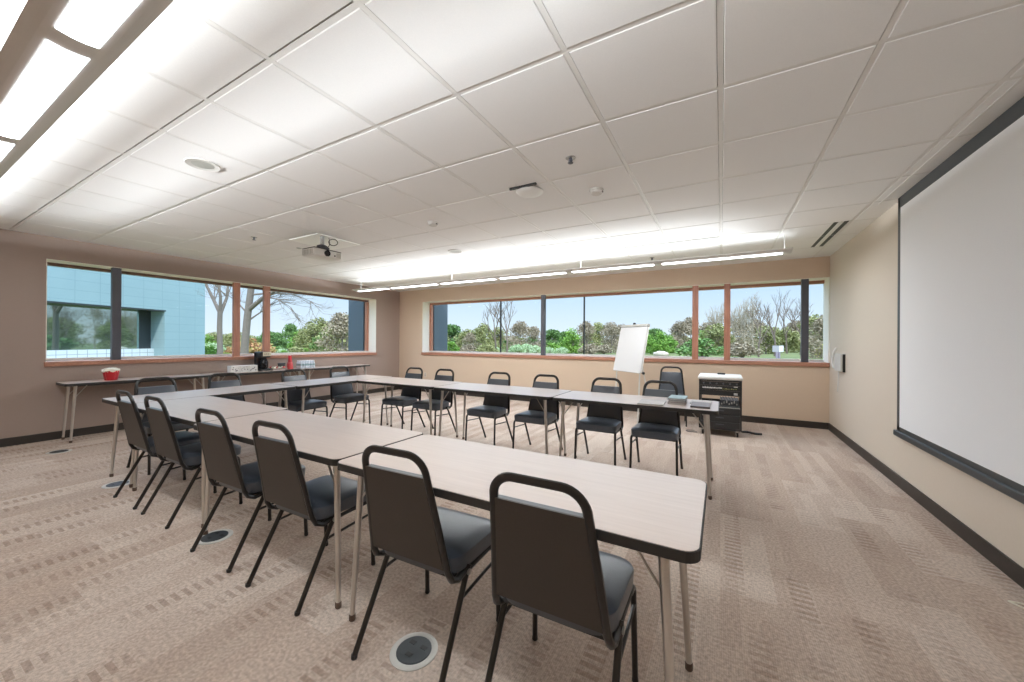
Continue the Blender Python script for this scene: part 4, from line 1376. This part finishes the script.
LEFT = [('green', 206, 334, 40, 1.3), ('olive', 214, 331, 44, 1.3), ('olive', 226, 333, 44, 1.3), ('sgreen', 208, 344, 26, 1.4), ('swhite', 211, 341, 30, 1.3), ('sgreen', 216, 347, 25, 1.3), ('sorange', 228, 346, 22, 1.2),
        ('olive', 236, 330, 42, 1.3), ('olive', 250, 334, 40, 1.4), ('sorange', 252, 337, 34, 1.4), ('solive', 258, 342, 28, 1.5), ('solive', 244, 345, 26, 1.5), ('dark', 268, 331, 44, 1.4), ('dark', 276, 332, 44, 1.4), ('sgreen', 283, 349, 26, 1.2), ('swhite', 283, 347, 27, 1.0),
        ('dark', 291, 323, 46, .9), ('green', 302, 329, 42, 1.2), ('solive', 296, 345, 30, 1.6), ('olive', 312, 322, 40, 1.2), ('olive', 320, 316, 42, 1.1), ('dark', 326, 330, 40, 1.2), ('olive', 334, 321, 38, 1.2), ('brown', 341, 314, 38, 1.2), ('olive', 350, 313, 40, 1.2),
        ('sdark', 276, 345, 30, 1.7), ('solive', 314, 346, 28, 1.8), ('solive', 334, 347, 27, 1.8), ('sbrown', 322, 342, 34, 1.8), ('sgreen', 304, 347, 27, 1.5), ('sbrown', 346, 344, 30, 1.6)]
BACK2 = [('olive', 850, 316, 46, 1.3), ('brown', 866, 318, 48, 1.3), ('green', 884, 324, 46, 1.3), ('olive', 905, 314, 46, 1.3), ('brown', 928, 318, 46, 1.3), ('dark', 955, 318, 44, 1.3), ('olive', 985, 316, 44, 1.3),
         ('olive', 436, 326, 58, 1.4), ('brown', 420, 324, 56, 1.4), ('dark', 404, 325, 54, 1.4), ('olive', 386, 320, 48, 1.3), ('green', 368, 322, 44, 1.3)]
for k, u, v, d, w in BACK2:
    plant(k, u, v, d, w, 'back' if u > 400 else 'left')
for k, u, v, d, w in LEFT:
    plant(k, u, v, d, w, 'left')
# two big bare trees close outside the left windows
def big_tree(u, d, pts_main, forks, r0, seed, label, thin=()):
    base = bearing(u, 341, d); base.z = GZ
    t = thing('street_tree', label, 'tree', base)
    rt = Vector((c_, s_, 0))
    b = MB(); rr = random.Random(seed)
    def P3(x, z, y=0): return rt * x + Vector((-s_, c_, 0)) * y + Vector((0, 0, z))
    def twig(p, dirv, L, r, lev):
        q = p.copy(); pts = [q.copy()]; dd = dirv.normalized()
        for i in range(3):
            dd = (dd + Vector((rr.uniform(-.22, .22), rr.uniform(-.22, .22), rr.uniform(-.12, .16)))).normalized()
            q = q + dd * L / 3; pts.append(q.copy())
        b.tube(pts, r, 5, [r, r * .8, r * .6, r * .35])
        if lev > 0:
            for k in range(3):
                e = (dd + Vector((rr.uniform(-.9, .9), rr.uniform(-.9, .9), rr.uniform(-.3, .6)))).normalized()
                twig(pts[1 + k % 3], e, L * .62, r * .5, lev - 1)
    b.tube([P3(x, z) for x, z in pts_main], r0, 10, [r0 * (1.25 if i == 0 else 1 - .25 * i / len(pts_main)) for i in range(len(pts_main))])
    for f in forks:
        pts = [P3(x, z, y) for x, z, y in f]
        n = len(pts)
        b.tube(pts, r0 * .6, 8, [r0 * .66 * (1 - .6 * i / (n - 1)) for i in range(n)])
        for i in range(1, n):
            for k in range(2):
                dv = (pts[i] - pts[i - 1]).normalized() + Vector((rr.uniform(-.9, .9), rr.uniform(-.9, .9), rr.uniform(-.2, .5)))
                twig(pts[i], dv, 1.5, r0 * .22, 2)
    for f in thin:
        pts = [P3(x, z, y) for x, z, y in f]
        n = len(pts)
        b.tube(pts, .03, 6, [.04 * (1 - .75 * i / (n - 1)) for i in range(n)])
        for i in range(1, n):
            for k in range(4):
                dv = (pts[i] - pts[i - 1]).normalized() + Vector((rr.uniform(-.9, .9), rr.uniform(-.9, .9), rr.uniform(-.7, .3)))
                twig(pts[i], dv, .8, .014, 2)
    b.build('trunk', M['bark_grey'], t)
big_tree(219.5, 18.5, [(0, 0), (.03, 1.0), (0, 2.1), (.02, 2.9)], [[(.02, 2.8, 0), (-.35, 3.4, .1), (-.75, 4.2, .1), (-.85, 5.2, .2), (-1.1, 7.0, .2)], [(.02, 2.8, 0), (.12, 3.6, -.1), (.0, 4.6, -.2), (-.1, 6.5, -.2)], [(.05, 2.8, 0), (.2, 3.6, .2), (.25, 5.0, .3), (.3, 7.0, .4)]], .128, 5,
         'grey double-stemmed bare tree outside the left windows, beside the blue wing')
big_tree(243.5, 15, [(0, 0), (.05, 1.2), (.15, 2.4), (.3, 3.6)], [[(.28, 3.4, 0), (.38, 4.4, .1), (.45, 5.6, .1), (.4, 7.5, .2)], [(.3, 3.5, 0), (.8, 4.5, .1), (1.2, 5.6, .2), (1.5, 7.2, .2)], [(.2, 2.7, 0), (.9, 3.15, -.2), (1.6, 3.6, -.2), (2.4, 4.4, -.2)],
         [(.3, 3.7, 0), (-.2, 4.5, .2), (-1.0, 5.2, .3), (-2.0, 5.6, .4)]], .145, 9,
         'thick grey bare tree outside the left windows, behind the wooden mullions',
         [[(.3, 3.3, 0), (1.1, 3.4, .1), (1.8, 3.35, .2), (2.5, 3.1, .3)], [(.3, 2.9, 0), (1.0, 3.2, -.1), (1.5, 3.1, -.2), (2.0, 2.8, -.2)], [(.1, 2.6, 0), (-.4, 3.1, .1), (-.8, 3.3, .2)], [(0.1, 2.2, 0), (.6, 2.6, .1), (.9, 2.9, .2)]])

def sign():
    base = bearing(777, 341, 36); base.z = GZ
    t = thing('road_sign', 'white double sign board on a mauve post on the lawn', 'sign', base, .1)
    b = MB(); b.box(-.09, .09, -.09, .09, 0, .62); b.box(.13, .25, -.09, .09, 0, .62)
    b.build('post', M['sign_post'], t)
    MB().box(-.36, .14, -.05, .05, .62, 1.22).build('board', M['sign_grey'], t)
    MB().box(.16, .52, -.05, .05, .62, 1.22).build('board', M['sign_white'], t)
sign()
bm = bmesh.new(); bmesh.ops.create_icosphere(bm, subdivisions=3, radius=1)
rr = random.Random(4)
for v in bm.verts: v.co = Vector((v.co.x * .8, v.co.y * .5, v.co.z * .34 + .2)) * (1 + rr.uniform(-.06, .06))
p = bearing(661, 350, 40)
q = MB(); q.bm(bm); o = q.build('boulder', M['stone'], loc=(p.x, p.y, GZ), smooth=True)
tag(o, 'pale tan boulder on the lawn before the green trees', 'boulder')

# ------------------------------------------------------------------ light and world
w = bpy.data.worlds.new('sky'); SC.world = w; w.use_nodes = True
nt = w.node_tree
for n in list(nt.nodes): nt.nodes.remove(n)
out = N(nt, 'ShaderNodeOutputWorld'); bg = N(nt, 'ShaderNodeBackground')
tc = N(nt, 'ShaderNodeTexCoord'); sp = N(nt, 'ShaderNodeSeparateXYZ')
nt.links.new(tc.outputs['Generated'], sp.inputs[0])
rp = N(nt, 'ShaderNodeValToRGB')
e = rp.color_ramp.elements
e[0].position = 0.0; e[0].color = rgb(226, 238, 250)
e[1].position = 1.0; e[1].color = rgb(196, 216, 242)
k = e.new(.12); k.color = rgb(196, 222, 248)
k = e.new(.35); k.color = rgb(186, 213, 245)
nt.links.new(sp.outputs[2], rp.inputs[0])
nt.links.new(rp.outputs[0], bg.inputs[0]); nt.links.new(bg.outputs[0], out.inputs[0])
mr = N(nt, 'ShaderNodeMapRange'); mr.interpolation_type = 'SMOOTHSTEP'
mr.inputs[1].default_value = .2; mr.inputs[2].default_value = .6; mr.inputs[3].default_value = .75; mr.inputs[4].default_value = 3.0
nt.links.new(sp.outputs[2], mr.inputs[0]); nt.links.new(mr.outputs[0], bg.inputs[1])
sun = bpy.data.lights.new('sun', 'SUN'); sun.energy = 1.7; sun.angle = math.radians(2); sun.color = (1, .96, .9)
so = bpy.data.objects.new('sun', sun); COL.objects.link(so)
so.rotation_euler = Vector((-.55, .45, -.7)).to_track_quat('-Z', 'Y').to_euler()

SC.view_settings.view_transform = 'Standard'
SC.view_settings.look = 'None'
SC.view_settings.exposure = 0.66
SC.view_settings.gamma = 1.0
SC.view_settings.use_curve_mapping = False
SC.cycles.max_bounces = 10
SC.cycles.diffuse_bounces = 6
SC.cycles.transparent_max_bounces = 24
SC.cycles.sample_clamp_indirect = 4
SC.cycles.sample_clamp_direct = 5
SC.cycles.use_denoising = True
